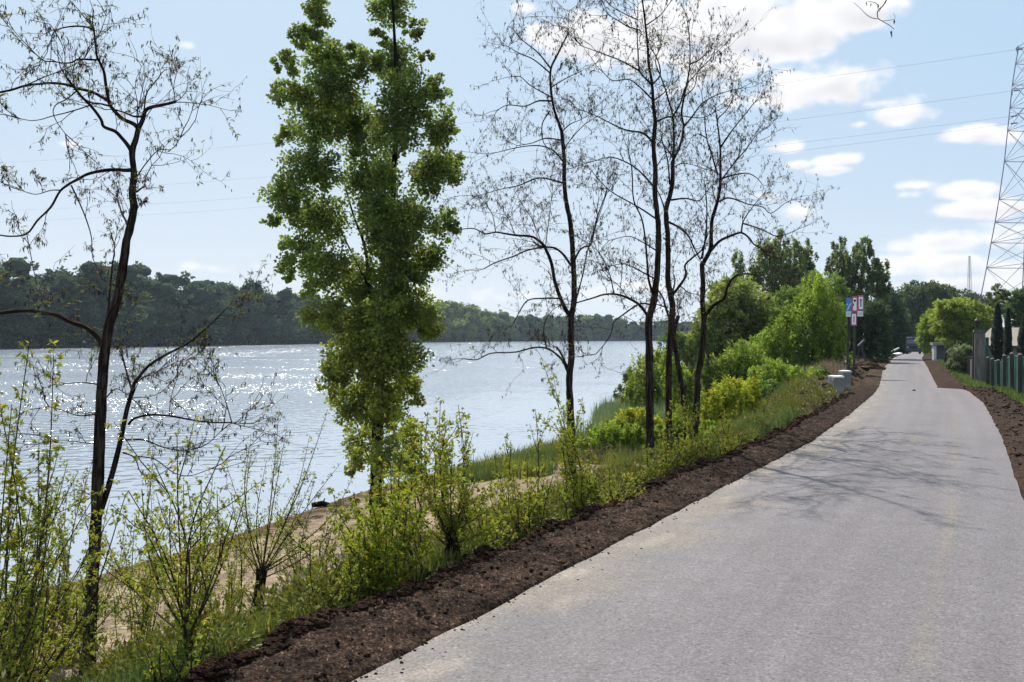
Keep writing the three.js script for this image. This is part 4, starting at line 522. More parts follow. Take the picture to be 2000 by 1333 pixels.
// ---------------------------------------------------------------- woods on the far bank: trees one by one along the water
{
  const kinds = [], R = mulberry(88);
  for (let v = 0; v < 6; v++) {
    const lobes = [], tall = 0.85 + 0.3 * R(); const m = 9 + Math.floor(R() * 4);
    for (let k = 0; k < m; k++) { const f = k / (m - 1), a = R() * 6.283, rad = (0.27 - 0.17 * Math.abs(f - 0.42)) * (0.5 + 0.6 * R()); lobes.push({ c: V(Math.cos(a) * rad, mix(0.2, 0.86, f) * tall, Math.sin(a) * rad), r: V(0.15 + 0.08 * R(), 0.12 + 0.06 * R(), 0.15 + 0.08 * R()).multiplyScalar(1.15 - 0.3 * f) }); }
    const g = new MB(); const tint = [[0.034, 0.052, 0.026], [0.026, 0.042, 0.024], [0.07, 0.1, 0.034], [0.036, 0.054, 0.03], [0.1, 0.125, 0.036], [0.022, 0.036, 0.022]][v];
    leafCloud(g, lobes, 4200, 0.036, 0.03, hue(...tint.map((c) => c * 1.45), 0.32), R, { clump: 40, clumpR: 0.4, shell: 0.3 });
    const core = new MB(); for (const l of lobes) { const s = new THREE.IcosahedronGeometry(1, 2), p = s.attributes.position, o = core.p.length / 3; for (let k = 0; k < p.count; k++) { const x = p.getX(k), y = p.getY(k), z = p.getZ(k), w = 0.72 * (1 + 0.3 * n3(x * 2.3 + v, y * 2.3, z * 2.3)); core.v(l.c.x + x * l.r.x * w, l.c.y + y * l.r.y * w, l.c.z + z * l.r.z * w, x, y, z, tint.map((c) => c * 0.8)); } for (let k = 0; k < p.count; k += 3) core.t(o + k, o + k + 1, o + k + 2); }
    const t = new MB(); t.tube([V(0, -0.05, 0), V(0.01, 0.3, 0), V(-0.01, 0.65, 0.01)], [0.022, 0.017, 0.007], 7, [0.1, 0.085, 0.07]);
    const topY = Math.max(...lobes.map((l) => l.c.y + l.r.y)) , gg = g.geo(), cg = core.geo(); for (const e of [gg, cg]) e.scale(1, 0.97 / topY, 1); const grp = new THREE.Group();
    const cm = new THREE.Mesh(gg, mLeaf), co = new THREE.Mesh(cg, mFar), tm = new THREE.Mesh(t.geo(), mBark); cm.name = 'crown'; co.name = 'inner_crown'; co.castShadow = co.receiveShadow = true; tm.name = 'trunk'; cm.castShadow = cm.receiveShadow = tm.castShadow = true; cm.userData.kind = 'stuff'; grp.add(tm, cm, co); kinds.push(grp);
  }
  // skyline as the photograph has it: height of the wood in pixels above the water at each x
  const sky = table([[-200, 480], [0, 497], [40, 520], [70, 545], [110, 520], [200, 512], [270, 516], [310, 545], [380, 538], [430, 550], [455, 556], [520, 556], [560, 580], [640, 582], [720, 600], [860, 588], [920, 592], [960, 606], [1040, 618], [1110, 614], [1200, 618], [1260, 628], [1330, 632], [1700, 640]]);
  const kindsName = ['far_bank_tree'];
  const put = (x, d, h, k, wide, label, group) => { const o = kinds[k].clone(); o.name = numbered('far_bank_tree'); o.position.set(x, -1.3, -d); o.scale.set(h * wide, h, h * wide); o.rotation.y = R() * 6.283; tag(o, label, 'tree', group); scene.add(o); };
  const edge = []; for (let d = 150; d < 760; d += 4) edge.push([farX(d) - 4, d]); for (let x = 40; x < 330; x += 6) { edge.push([x, 768 + (x - 40) * 0.55]); }
  let acc = 0; const G = 'trees of the wood on the far bank';
  for (let k = 1; k < edge.length; k++) {
    const [x, d] = edge[k], step = Math.hypot(x - edge[k - 1][0], d - edge[k - 1][1]); acc += step; const px = 1000 + F * x / d; if (acc < (px > 1060 ? 5.5 : 10) || px < -160 || px > 1420) continue; acc = R() * 1.5;
    const top = sky(px) + (R() * R() - 0.36) * 38 * (px < 640 ? 1 : 0.5), h = (EYE + 1.3 + (HY - top) / F * d), green = px > 840 && px < 960;
    const where = px < 165 ? 'left of the crooked tree' : px < 520 ? 'between the crooked tree and the poplar' : px < 900 ? 'behind the poplar' : px < 1105 ? 'between the poplar and the forked slim tree' : 'right of the forked slim tree'; const kk = green ? (R() < 0.7 ? 4 : 2) : px > 960 ? [2, 4, 0, 3][Math.floor(R() * 4)] : [0, 1, 3, 5, 1][Math.floor(R() * 5)];
    const lab = { 0: 'dark green', 1: 'nearly black-green', 2: 'fresh green', 3: 'dull green', 4: 'light yellow-green', 5: 'darkest green' }[kk] + ' far-bank tree ' + where;
    put(x + (R() - 0.5) * 3, d, clamp(h, 8, 42), kk, 1.0 + 0.45 * R(), lab + ', at the water edge', G);
    put(x - 9 - R() * 6, d + 8 * R(), clamp(h * (0.85 + 0.15 * R()), 8, 44), kk, 1 + 0.4 * R(), lab + ', in the second row', G);
  }
  // undergrowth down to the water, one mass
  const u = new MB(); for (let k = 1; k < edge.length; k++) { const [x, d] = edge[k], px = 1000 + F * x / d; if (px < -200 || px > 1450) continue; const n = Math.ceil(Math.hypot(x - edge[k - 1][0], d - edge[k - 1][1]) * 16); for (let j = 0; j < n; j++) { const f = R(), q = V(mix(x, edge[k - 1][0], f) + 4 - R() * 5, -1.9 + 8.5 * R() * R(), -mix(d, edge[k - 1][1], f)), a = randDir(R), h = randDir(R); h.addScaledVector(a, -h.dot(a)).normalize(); const c = 0.6 + 0.8 * R(); u.leaf(q, a, h, 1.5, 1.1, [0.04 * c, 0.05 * c, 0.022 * c]); } }
  const um = mesh('far_bank_undergrowth', u.geo(), mFar, scene, 'stuff'); tag(um, 'dark undergrowth at the water line along the far bank', 'undergrowth');
}

// ---------------------------------------------------------------- grass, reeds, weeds: masses
function tuftGeo(seed, n, h, w, lean, cols) { const R = mulberry(seed), g = new MB(); for (let k = 0; k < n; k++) { const a = R() * 6.283, r = w * Math.sqrt(R()), q = V(Math.cos(a) * r, -0.02, Math.sin(a) * r), l = h * (0.5 + 0.6 * R()), dir = V((R() - 0.5) * lean, 1, (R() - 0.5) * lean).normalize(), side = V(Math.cos(a * 3), 0, Math.sin(a * 3)), c = cols[Math.floor(R() * cols.length)], b = 0.8 + 0.4 * R(), cc = c.map((x) => x * b), m = q.clone().addScaledVector(dir, l * 0.55), t = m.clone().addScaledVector(dir, l * 0.4).add(V((R() - 0.5) * lean * l * 0.7, -0.03 * l, (R() - 0.5) * lean * l * 0.7)), bw = (0.004 + 0.004 * R()) * (h / 0.25) ** 0.5; const nn = V(-side.z, 0.4, side.x).normalize(); const a0 = g.v(q.x - side.x * bw, q.y, q.z - side.z * bw, nn.x, nn.y, nn.z, cc), a1 = g.v(q.x + side.x * bw, q.y, q.z + side.z * bw, nn.x, nn.y, nn.z, cc), b0 = g.v(m.x - side.x * bw * 0.8, m.y, m.z - side.z * bw * 0.8, nn.x, nn.y, nn.z, cc), b1 = g.v(m.x + side.x * bw * 0.8, m.y, m.z + side.z * bw * 0.8, nn.x, nn.y, nn.z, cc), tt = g.v(t.x, t.y, t.z, nn.x, nn.y, nn.z, cc); g.t(a0, a1, b0); g.t(b0, a1, b1); g.t(b0, b1, tt); } return g.geo(); }
function scatter(name, label, category, geo, mat, spots) { const im = new THREE.InstancedMesh(geo, mat, spots.length), m = new THREE.Matrix4(), q = new THREE.Quaternion(), up = V(0, 1, 0); spots.forEach(([x, y, z, s, c], k) => { m.compose(V(x, y, z), q.setFromAxisAngle(up, k * 2.4), V(s, s * (0.8 + 0.4 * ((k * 0.618) % 1)), s)); im.setMatrixAt(k, m); if (c) im.setColorAt(k, new THREE.Color().setRGB(...c)); }); im.name = numbered(name); im.userData.kind = 'stuff'; im.castShadow = im.receiveShadow = true; scene.add(im); return tag(im, label, category); }
{
  const R = mulberry(95), gcol = [[0.1, 0.16, 0.035], [0.13, 0.19, 0.04], [0.17, 0.2, 0.06], [0.08, 0.13, 0.04]];
  const tuft = tuftGeo(1, 16, 0.26, 0.1, 0.7, gcol), tuftFar = tuftGeo(2, 18, 0.34, 0.18, 0.7, gcol), weed = new MB();
  for (let k = 0; k < 44; k++) { const a = randDir(R); a.y = Math.abs(a.y) * 0.9; const q = V(a.x * 0.09, a.y * 0.17, a.z * 0.09), h = randDir(R); h.y += 1; h.addScaledVector(a, -h.dot(a)).normalize(); weed.leaf(q, a, h, 0.022 + 0.018 * R(), 0.014, youngC(R).map((x) => x * 0.45)); }
  const near = [], far = [], weeds = [], verge = [];
  for (let k = 0; k < 26000; k++) { const d = 3 + 30 * Math.pow(R(), 1.4), s = 1.0 + 4.8 * Math.pow(R(), 1.15), x = L(d) - s; if (n2(x * 0.5, d * 0.5) + 0.5 * n2(x * 1.7, d * 1.7) < -0.35) continue; if (d > 20 && s < 2.9 && s < 1 + 2 * sstep(18, 26, d)) continue; const c = 0.75 + 0.5 * R(), dry = R() < 0.13; if (s < 2.1 && d < 13 && R() < 0.5) continue; const yl = sstep(-0.1, 0.5, n2(x * 0.7 + 9, d * 0.45)); (d < 16 ? near : far).push([x, leftY(s, d), -d, (d < 13 ? 0.3 : 0.5) + (d < 13 ? 0.4 : 0.8) * R(), dry ? [1.9 * c, 1.2 * c, 1.3 * c] : [c * (1 + 0.7 * yl), c * (1 + 0.35 * yl), c * 0.9]]); }
  for (let k = 0; k < 14000; k++) { const d = 24 + 60 * Math.pow(R(), 1.3), s = 2.6 + 8 * R(), x = L(d) - s; if (s > shoreS(d) - 0.5) continue; if (n2(x * 0.4, d * 0.3) < -0.4) continue; const c = 0.75 + 0.5 * R(), yl = sstep(-0.1, 0.5, n2(x * 0.5 + 9, d * 0.3)), br = R() < 0.12 ? 1 : 0; far.push([x, leftY(s, d), -d, 0.6 + 1.1 * R(), [c * (1 + 0.8 * yl + 0.9 * br), c * (1 + 0.4 * yl + 0.1 * br), c * (0.9 + 0.5 * br)]]); }
  for (let k = 0; k < 8500; k++) { const d = 3 + 26 * Math.pow(R(), 1.3), s = 1.0 + 3.8 * Math.pow(R(), 1.3), x = L(d) - s; if (n2(x * 0.8 + 50, d * 0.8) < -0.05) continue; weeds.push([x, leftY(s, d), -d, 0.7 + 1.1 * R(), null]); }
  for (let k = 0; k < 15000; k++) { const d = 12 + 80 * Math.pow(R(), 1.3), t = 1.05 + 3.2 * Math.pow(R(), 1.3), x = Rt(d) + t; if (t < 1.6 && n2(x, d) < 0.1) continue; const c = 0.75 + 0.5 * R(); verge.push([x, rightY(t, d), -d, 0.6 + 0.7 * R(), R() < 0.25 ? [1.7 * c, 1.5 * c, 0.9 * c] : [1.1 * c, 1.15 * c, c]]); }
  scatter('bank_grass', 'tufted green grass on the near slope of the river bank', 'grass', tuft, mGrass, near);
  scatter('bank_grass', 'taller grass on the slope below the dirt and round the bare trees', 'grass', tuftFar, mGrass, far);
  scatter('bank_weeds', 'low broad-leaved weeds among the bank grass', 'weeds', weed.geo(), mGrass, weeds);
  scatter('verge_grass', 'grass strip between the dug soil and the garden fence', 'grass', tuft, mGrass, verge);
  const reed = tuftGeo(3, 14, 0.85, 0.2, 0.35, [[0.17, 0.24, 0.09], [0.14, 0.2, 0.08], [0.22, 0.26, 0.1]]), reeds = [];
  for (let k = 0; k < 1500; k++) { const d = 32.8 + 14 * R(), s = shoreS(d) - 3.8 + 3.7 * R() - (d < 33 ? (33 - d) * 0.9 : 0) + (d > 36 ? 0 : 0), x = L(d) - s; if (d < 33 && s < shoreS(d) - 5) continue; reeds.push([x, leftY(s, d), -d, 0.55 + 0.75 * R(), null]); }
  scatter('reeds', 'green reeds at the shore between the sandbar and the willow bush', 'reeds', reed, mGrass, reeds);
  const dry = tuftGeo(4, 16, 0.5, 0.22, 0.9, [[0.32, 0.22, 0.13], [0.26, 0.19, 0.12], [0.2, 0.15, 0.1]]), drys = [];
  for (let k = 0; k < 260; k++) { const px = mix(1545, 1640, R()), d = 40 + 9 * R(), q = onGround(px, d); drys.push([q.x, q.y, q.z, 0.8 + 0.7 * R(), null]); }
  for (let k = 0; k < 500; k++) { const px = mix(1145, 1262, R()), d = 14 + 7 * R(), q = onGround(px, d); drys.push([q.x, q.y, q.z, 0.5 + 0.5 * R(), null]); }
  scatter('dry_weeds', 'brown dry weed stalks on the slope beside the thicket', 'weeds', dry, mGrass, drys);
}

// ---------------------------------------------------------------- clods, stones and litter
function lumpGeo(seed, detail = 3, rough = 0.3) { const g = new THREE.IcosahedronGeometry(1, detail), p = g.attributes.position; for (let k = 0; k < p.count; k++) { const x = p.getX(k), y = p.getY(k), z = p.getZ(k), w = 1 + rough * n3(x * 1.3 + seed * 7, y * 1.3, z * 1.3) + rough * 0.5 * n3(x * 3.5, y * 3.5 + seed * 3, z * 3.5) + rough * 0.3 * n3(x * 8, y * 8, z * 8 + seed); p.setXYZ(k, x * w, y * w * 0.75, z * w); } g.computeVertexNormals(); return g; }
{
  const R = mulberry(120), mClod = new THREE.MeshPhysicalMaterial({ specularIntensity: 0.1, color: new THREE.Color(0.2, 0.125, 0.09), map: soilTex, bumpMap: soilBump, bumpScale: 0.03, roughness: 1 }), geos = [1, 2, 3, 4].map((k) => lumpGeo(k, 3, 0.42));
  const small = [];
  for (let k = 0; k < 11000; k++) { const d = 3.6 + 26 * Math.pow(R(), 1.6), u = R() < 0.6 ? 0.74 + 0.2 * R() : R(), [x, y, z] = soilAt(-1, u, d); small.push([x, y + 0.002, z, u > 0.74 ? 0.005 + 0.03 * Math.pow(R(), 4) : 0.003 + 0.013 * Math.pow(R(), 6), ((c) => [c, c * (0.9 + 0.15 * R()), c * (0.85 + 0.3 * R())])(0.7 + 1.3 * R())]); }
  for (let k = 0; k < 900; k++) { const d = 3.6 + 24 * Math.pow(R(), 1.5), x = L(d) + 0.5 * Math.pow(R(), 3); small.push([x, Ysm(d) + 0.014, -d, 0.002 + 0.008 * Math.pow(R(), 3), null]); }
  for (let k = 0; k < 700; k++) { const d = 12 + 24 * R(), [x, y, z] = soilAt(1, R(), d); small.push([x, y, z, 0.012 + 0.03 * Math.pow(R(), 3), null]); }
  scatter('soil_crumbs', 'loose crumbs and small clods lying all over the dug soil', 'soil', lumpGeo(9, 1, 0.4), mClod, small);
  const straw = tuftGeo(8, 1, 0.028, 0.001, 3.5, [[0.3, 0.22, 0.15], [0.24, 0.17, 0.11]]), st = []; for (let k = 0; k < 6500; k++) { const d = 3.6 + 20 * Math.pow(R(), 1.5), [x, y, z] = soilAt(-1, 0.03 + 0.85 * R(), d); st.push([x, y + 0.006, z, 0.6 + 0.8 * R(), null]); }
  scatter('straw_litter', 'pale bits of straw and root scattered over the dug soil', 'litter', straw, mGrass, st);
  const clods = [[300, 1318, 26], [404, 1300, 30], [450, 1270, 28], [478, 1258, 20], [470, 1300, 18], [545, 1252, 30], [588, 1228, 22], [618, 1222, 22], [655, 1235, 20], [675, 1205, 22], [687, 1170, 21], [712, 1168, 15], [735, 1170, 17], [760, 1152, 17], [800, 1140, 15], [865, 1098, 20], [885, 1092, 15], [910, 1090, 17], [940, 1085, 14], [1115, 1004, 16], [1010, 1040, 13], [720, 1282, 24], [480, 1325, 24], [1490, 865, 8], [600, 1250, 14], [835, 1120, 12], [960, 1062, 10]];
  const said = { 687: 'roundest dark clod standing on the soil rim below the poplar shrub', 545: 'broad dark clod on the soil rim right of the pollard stump', 720: 'large dark clod lying alone in the middle of the dug soil', 1490: 'small dark lump on the grass beside the soil near the dirt heap' };
  clods.forEach(([px, py, w], k) => { const q = place(px, py + w * 0.3), d = -q.z, s = w * 0.5 / F * d, m = mesh('soil_clod', geos[k % 4], mClod); m.position.set(q.x, q.y + s * 0.35, q.z); m.scale.setScalar(s); m.rotation.y = k * 1.7; tag(m, said[px] ?? 'dark brown clod of earth lying along the outer rim of the dug soil', 'clod', 'clods along the rim of the dug soil'); });
  const dirt = new THREE.MeshPhysicalMaterial({ specularIntensity: 0.1, color: new THREE.Color(0.34, 0.25, 0.175), map: soilTex, bumpMap: soilBump, bumpScale: 0.06, roughness: 1 });
  const lumps = []; for (let k = 0; k < 900; k++) { const d = 20 + 48 * R(), s = 1.0 + 2.2 * R(), x = L(d) - s; lumps.push([x, leftY(s, d), -d, 0.02 + 0.09 * Math.pow(R(), 3), null]); }
  scatter('dirt_lumps', 'dry light-brown lumps on the heaped dirt beside the path', 'dirt', lumpGeo(10, 2, 0.4), dirt, lumps);
  for (const [px, py, w, label] of [[1532, 812, 40, 'long brown heap of dry dirt at the top of the grass slope'], [1690, 722, 40, 'low heap of pale dirt left of the path near the sign posts']]) { const q = place(px, py), d = -q.z, s = w * 0.5 / F * d, m = mesh('dirt_heap', lumpGeo(px, 4, 0.2), dirt); m.position.set(q.x, q.y, q.z); m.scale.set(s * 1.9, s * 0.95, s * 1.3); tag(m, label, 'dirt heap'); }
  const white = new THREE.MeshStandardMaterial({ color: new THREE.Color(0.75, 0.74, 0.72), roughness: 0.6 });
  for (const [px, py, w, label, name] of [[1541, 797, 9, 'white crumpled bag on top of the brown dirt heap', 'plastic_bag'], [1619, 771, 7, 'small white lump beside the nearer concrete block', 'white_stone'], [1653, 708, 5, 'tiny white scrap between the bushes and the left sign post', 'litter_scrap']]) { const q = place(px, py), d = -q.z, s = w * 0.5 / F * d, m = mesh(name, lumpGeo(px, 2, 0.4), white); m.position.set(q.x, q.y + s * 0.4, q.z); m.scale.setScalar(s); tag(m, label, 'litter'); }
  const stone = new THREE.MeshStandardMaterial({ color: new THREE.Color(0.06, 0.05, 0.045), roughness: 0.8, bumpMap: soilBump, bumpScale: 0.05 });
  const rocks = [[1192, 790, 24, 9, 'flat dark rock lying in the shallow water off the willow bush'], [1210, 800, 18, 7, 'brown half-sunk rock at the waterline beside the flat dark one'], [1184, 789, 5, 4, 'smallest dark stone in the water left of the flat rock']];
  for (const [px, py, w, h, label] of rocks) { const d = (EYE - WATER) * F / (py - HY), q = P(px, py, d), m = mesh('river_rock', lumpGeo(px, 3, 0.3), stone); m.position.set(q.x, WATER, q.z); m.scale.set(w * 0.5 / F * d, h * 0.6 / F * d, w * 0.4 / F * d); tag(m, label, 'rock'); }
  { const q = place(628, 992), o = new MB(), d = -q.z; o.tube([V(-0.22, 0.05, 0.03), V(0, 0.08, 0), V(0.16, 0.05, -0.05)], [0.05, 0.07, 0.04], 8, [0.06, 0.045, 0.035], 0.2); o.tube([V(0.02, 0.08, 0), V(0.07, 0.2, 0.02)], [0.025, 0.012], 6, [0.06, 0.045, 0.035], 0.2); const m = mesh('driftwood', o.geo(), mBark); m.position.copy(q); tag(m, 'short dark piece of driftwood on the sand at the water edge', 'driftwood'); }
  for (const [px, py, w, label] of [[655, 1036, 8, 'small dark pebble alone on the smooth sand above the driftwood'], [300, 1165, 20, 'flat dark stone on the sand behind the short stump'], [270, 1218, 16, 'low dark stone in the sand behind the crooked tree']]) { const q = place(px, py), d = -q.z, s = w * 0.5 / F * d, m = mesh('beach_stone', lumpGeo(px, 2, 0.3), stone); m.position.copy(q); m.scale.set(s, s * 0.5, s * 0.8); tag(m, label, 'stone'); }
  const peb = [[1647, 1112, 7, 'black pebble in the middle of the asphalt'], [1419, 1039, 5, 'dark crumb on the asphalt near its left edge'], [1253, 1080, 5, 'small crumb on the near left part of the asphalt'], [1198, 1242, 9, 'brown flat crumb on the asphalt, nearest the lens'], [1661, 1194, 4, 'tiny dark crumb right of the black pebble'], [1786, 766, 7, 'small dark stone on the path where it narrows']];
  for (const [px, py, w, label] of peb) { const q = place(px, py), d = -q.z, s = w * 0.5 / F * d, m = mesh('path_pebble', lumpGeo(px, 2, 0.3), stone); m.position.set(q.x, q.y + 0.012 + s * 0.4, q.z); m.scale.setScalar(s); tag(m, label, 'pebble'); }
  { const bits = new MB(); for (let k = 0; k < 7; k++) { const e = randDir(R); e.y *= 0.15; const q = V((R() - 0.5) * 0.25, 0.012, (R() - 0.5) * 0.25); bits.tube([q, q.clone().addScaledVector(e, 0.06).add(V(0, 0.01, 0)), q.clone().addScaledVector(e, 0.13)], [0.007, 0.006, 0.003], 4, [0.12, 0.085, 0.06]); } const sp = []; for (let k = 0; k < 420; k++) { const d = 7 + 24 * R(), sh = shoreS(d), s = R() < 0.5 ? sh - 0.35 - 0.5 * R() + 0.2 * n2(d, 2) : sh - 5.5 * R(), x = L(d) - s; if (s < 5.4) continue; sp.push([x, leftY(s, d) + 0.006, -d, 0.4 + 0.9 * R(), null]); }
    scatter('drift_debris', 'small twigs and dark bits washed up along the sand', 'debris', bits.geo(), mTwig, sp); }
  // heap of dead twigs on the slope
  { const b = place(1190, 905), o = thing('brush_pile', 'dark heap of dead twigs on the slope between the slim and the tallest bare tree', 'brush pile', [b.x, b.y, b.z]), tw = new MB(), d = -b.z, s = d / F; for (let k = 0; k < 420; k++) { const q = V((R() - 0.5) * 130 * s, Math.pow(R(), 1.6) * 34 * s, (R() - 0.5) * 60 * s); q.y *= 1 - Math.pow(Math.abs(q.x) / (70 * s), 2); const e = randDir(R); e.y *= 0.35; const l = 0.12 + 0.3 * R(); tw.tube([q, q.clone().addScaledVector(e, l * 0.5).add(V(0, 0.02, 0)), q.clone().addScaledVector(e, l)], [0.008, 0.006, 0.003], 3, [0.12 * (0.6 + R()), 0.09 * (0.6 + R() * 0.6), 0.07]); } mesh('dead_twigs', tw.geo(), mTwig, o, 'stuff'); const ml = mesh('earth', lumpGeo(44, 3, 0.3), mClod, o); ml.scale.set(52 * s, 18 * s, 26 * s); }
}

// ---------------------------------------------------------------- river signs, blocks, trestle
const mat = (r, g, b, o = {}) => new THREE.MeshStandardMaterial({ color: new THREE.Color(r, g, b), roughness: 0.7, ...o });
const boxGeo = (w, h, d, x = 0, y = 0, z = 0) => new THREE.BoxGeometry(w, h, d).translate(x, y, z);
function signTex(w, h, draw) { const c = document.createElement('canvas'); c.width = w; c.height = h; const x = c.getContext('2d'); draw(x, w, h); const t = new THREE.CanvasTexture(c); t.colorSpace = THREE.SRGBColorSpace; t.magFilter = THREE.LinearFilter; return t; }
{
  const d = 46, s = d / F, base = place(1667, 735), o0 = V((1662 - 1000) * s, groundY((1662 - 1000) * s, d), -d);
  const o = thing('river_sign', 'pair of tall dark posts carrying blue, red and white river traffic boards', 'sign', [o0.x, o0.y, o0.z]);
  const X = (px) => (px - 1662) * s, Y = (py) => EYE + (HY - py) * s - o0.y, dark = mat(0.03, 0.027, 0.03, { roughness: 0.5 });
  for (const [px, dz, lean] of [[1659, -0.25, 3], [1668, 0, 3]]) { const g = new MB(); g.tube([V(X(px), -0.3, dz), V(X(px + lean), Y(578), dz)], [0.055, 0.05], 10, [0.03, 0.027, 0.03]); mesh('post', g.geo(), mPlain, o); }
  const board = (x0, y0, x1, y1, draw) => { const w = (x1 - x0) * s, h = (y1 - y0) * s, m = mesh('board', new THREE.BoxGeometry(w, h, 0.03), [dark, dark, dark, dark, mat(1, 1, 1, { map: signTex(128, Math.round(128 * h / w), draw), roughness: 0.5 }), dark], o); m.position.set(X((x0 + x1) / 2), Y((y0 + y1) / 2), 0.09); return m; };
  board(1651.5, 582, 1662.6, 608, (c, w, h) => { c.fillStyle = '#4f7fb4'; c.fillRect(0, 0, w, h); c.strokeStyle = '#e8eef4'; c.lineWidth = 15; c.beginPath(); c.moveTo(w * 0.25, h * 0.95); c.quadraticCurveTo(w * 0.45, h * 0.6, w * 0.92, h * 0.42); c.stroke(); c.fillStyle = '#dfe8f0'; c.beginPath(); c.arc(w * 0.22, h * 0.5, 12, 0, 7); c.fill(); });
  board(1651.5, 608.6, 1662, 619, (c, w, h) => { c.fillStyle = '#dfe3e6'; c.fillRect(0, 0, w, h); c.fillStyle = '#77808c'; for (let k = 0; k < 3; k++) c.fillRect(w * 0.18, h * (0.25 + 0.2 * k), w * 0.64, h * 0.07); });
  const red = (sym) => (c, w, h) => { c.fillStyle = '#c25468'; c.fillRect(0, 0, w, h); c.fillStyle = '#eef0f2'; c.fillRect(w * 0.16, h * 0.11, w * 0.68, h * 0.78); c.fillStyle = '#1d1f28'; sym(c, w, h); };
  board(1663.2, 579, 1673.6, 610, red((c, w, h) => { c.beginPath(); c.moveTo(w * 0.18, h * 0.22); c.lineTo(w * 0.82, h * 0.22); c.lineTo(w * 0.5, h * 0.42); c.fill(); c.fillRect(w * 0.18, h * 0.46, w * 0.16, h * 0.16); }));
  board(1674.2, 577, 1686, 607.4, red((c, w, h) => { c.fillRect(w * 0.42, h * 0.25, w * 0.16, h * 0.5); c.beginPath(); c.moveTo(w * 0.3, h * 0.36); c.lineTo(w * 0.5, h * 0.2); c.lineTo(w * 0.7, h * 0.36); c.fill(); }));
  board(1673.4, 608, 1684.6, 618.5, (c, w, h) => { c.fillStyle = '#dde2e4'; c.fillRect(0, 0, w, h); c.fillStyle = '#8a929a'; for (let k = 0; k < 2; k++) c.fillRect(w * 0.15, h * (0.32 + 0.24 * k), w * 0.7, h * 0.1); });
  board(1661, 611, 1672.4, 637, red((c, w, h) => { c.fillStyle = '#8b93a0'; c.fillRect(w * 0.4, h * 0.24, w * 0.2, h * 0.52); }));
  // bars that hold the boards
  for (const py of [590, 600, 626]) { const m = mesh('crossbar', boxGeo((py > 610 ? 12 : 34) * s, 0.05, 0.03), dark, o); m.position.set(X(py > 610 ? 1667 : 1669), Y(py), 0.055); }
  // light concrete blocks with bright tops
  const conc = mat(0.62, 0.6, 0.58, { map: sandTex, bumpMap: soilBump, bumpScale: 0.01, roughness: 0.95 });
  for (const [px, top, bot, w, label] of [[1633, 737, 764, 23, 'nearer pale concrete block with a sunlit white top beside the dirt'], [1650, 727, 757, 18, 'farther pale concrete block touching the foot of the sign posts']]) {
    const q = place(px, bot - 3), dd = -q.z, k = dd / F, h = (bot - top) * k, b = thing('concrete_block', label, 'concrete block', [q.x, q.y, q.z], 0.25);
    const sh = new THREE.Shape(); const a = w * 0.5 * k; sh.moveTo(-a, -0.15); sh.lineTo(a, -0.15); sh.lineTo(a * 0.97, h - 0.06); sh.lineTo(-a * 0.97, h - 0.06); sh.closePath(); const g = new THREE.ExtrudeGeometry(sh, { depth: a * 1.7, bevelEnabled: true, bevelSize: 0.012, bevelThickness: 0.012, bevelSegments: 2 }); g.translate(0, 0, -a * 0.85); mesh('body', g, conc, b);
    const lid = mesh('cover', boxGeo(a * 2.02, 0.05, a * 1.78, 0, h - 0.03, 0), mat(0.78, 0.76, 0.73), b); lid.rotation.x = 0.05;
  }
  { const dd = 62, k = dd / F, q = onGround(1690, dd), b = thing('wooden_trestle', 'dark leaning trestle of poles on the grass behind the sign posts', 'trestle', [q.x, q.y, q.z]), XX = (px) => (px - 1690) * k, YY = (py) => (724 - py) * k;
    for (const [a, c, e, f, z] of [[1691, 724, 1681, 690, 0.3], [1697, 722, 1684, 688, -0.3], [1675, 722, 1679, 690, 0]]) { const g = new MB(); g.tube([V(XX(a), -0.15, z), V(XX(e), YY(f), 0)], [0.05, 0.045], 7, [0.035, 0.03, 0.028]); mesh('pole', g.geo(), mPlain, b); }
    const g = new MB(); g.tube([V(XX(1676), YY(692), 0.1), V(XX(1690), YY(680), -0.1)], [0.12, 0.1], 8, [0.03, 0.028, 0.028], 0.2); mesh('crosspiece', g.geo(), mPlain, b); }
  { const q = onGround(1753, 98), m = mesh('white_slab', new THREE.BoxGeometry(0.75, 0.16, 0.6), mat(0.72, 0.71, 0.69)); m.position.set(q.x, Ysm(98) + 0.14, q.z); m.rotation.set(0.08, 0.3, 0.1); tag(m, 'flat white slab lying on the left edge of the path before the truck', 'slab'); }
  { const q = onGround(1748, 108), m = mesh('leaning_board', new THREE.BoxGeometry(1.05, 0.14, 0.3), mat(0.4, 0.39, 0.37)); m.position.set(q.x, Ysm(108) + 0.45, q.z); m.rotation.z = 0.48; tag(m, 'pale board sticking up at a slant beside the white slab', 'board'); }
}
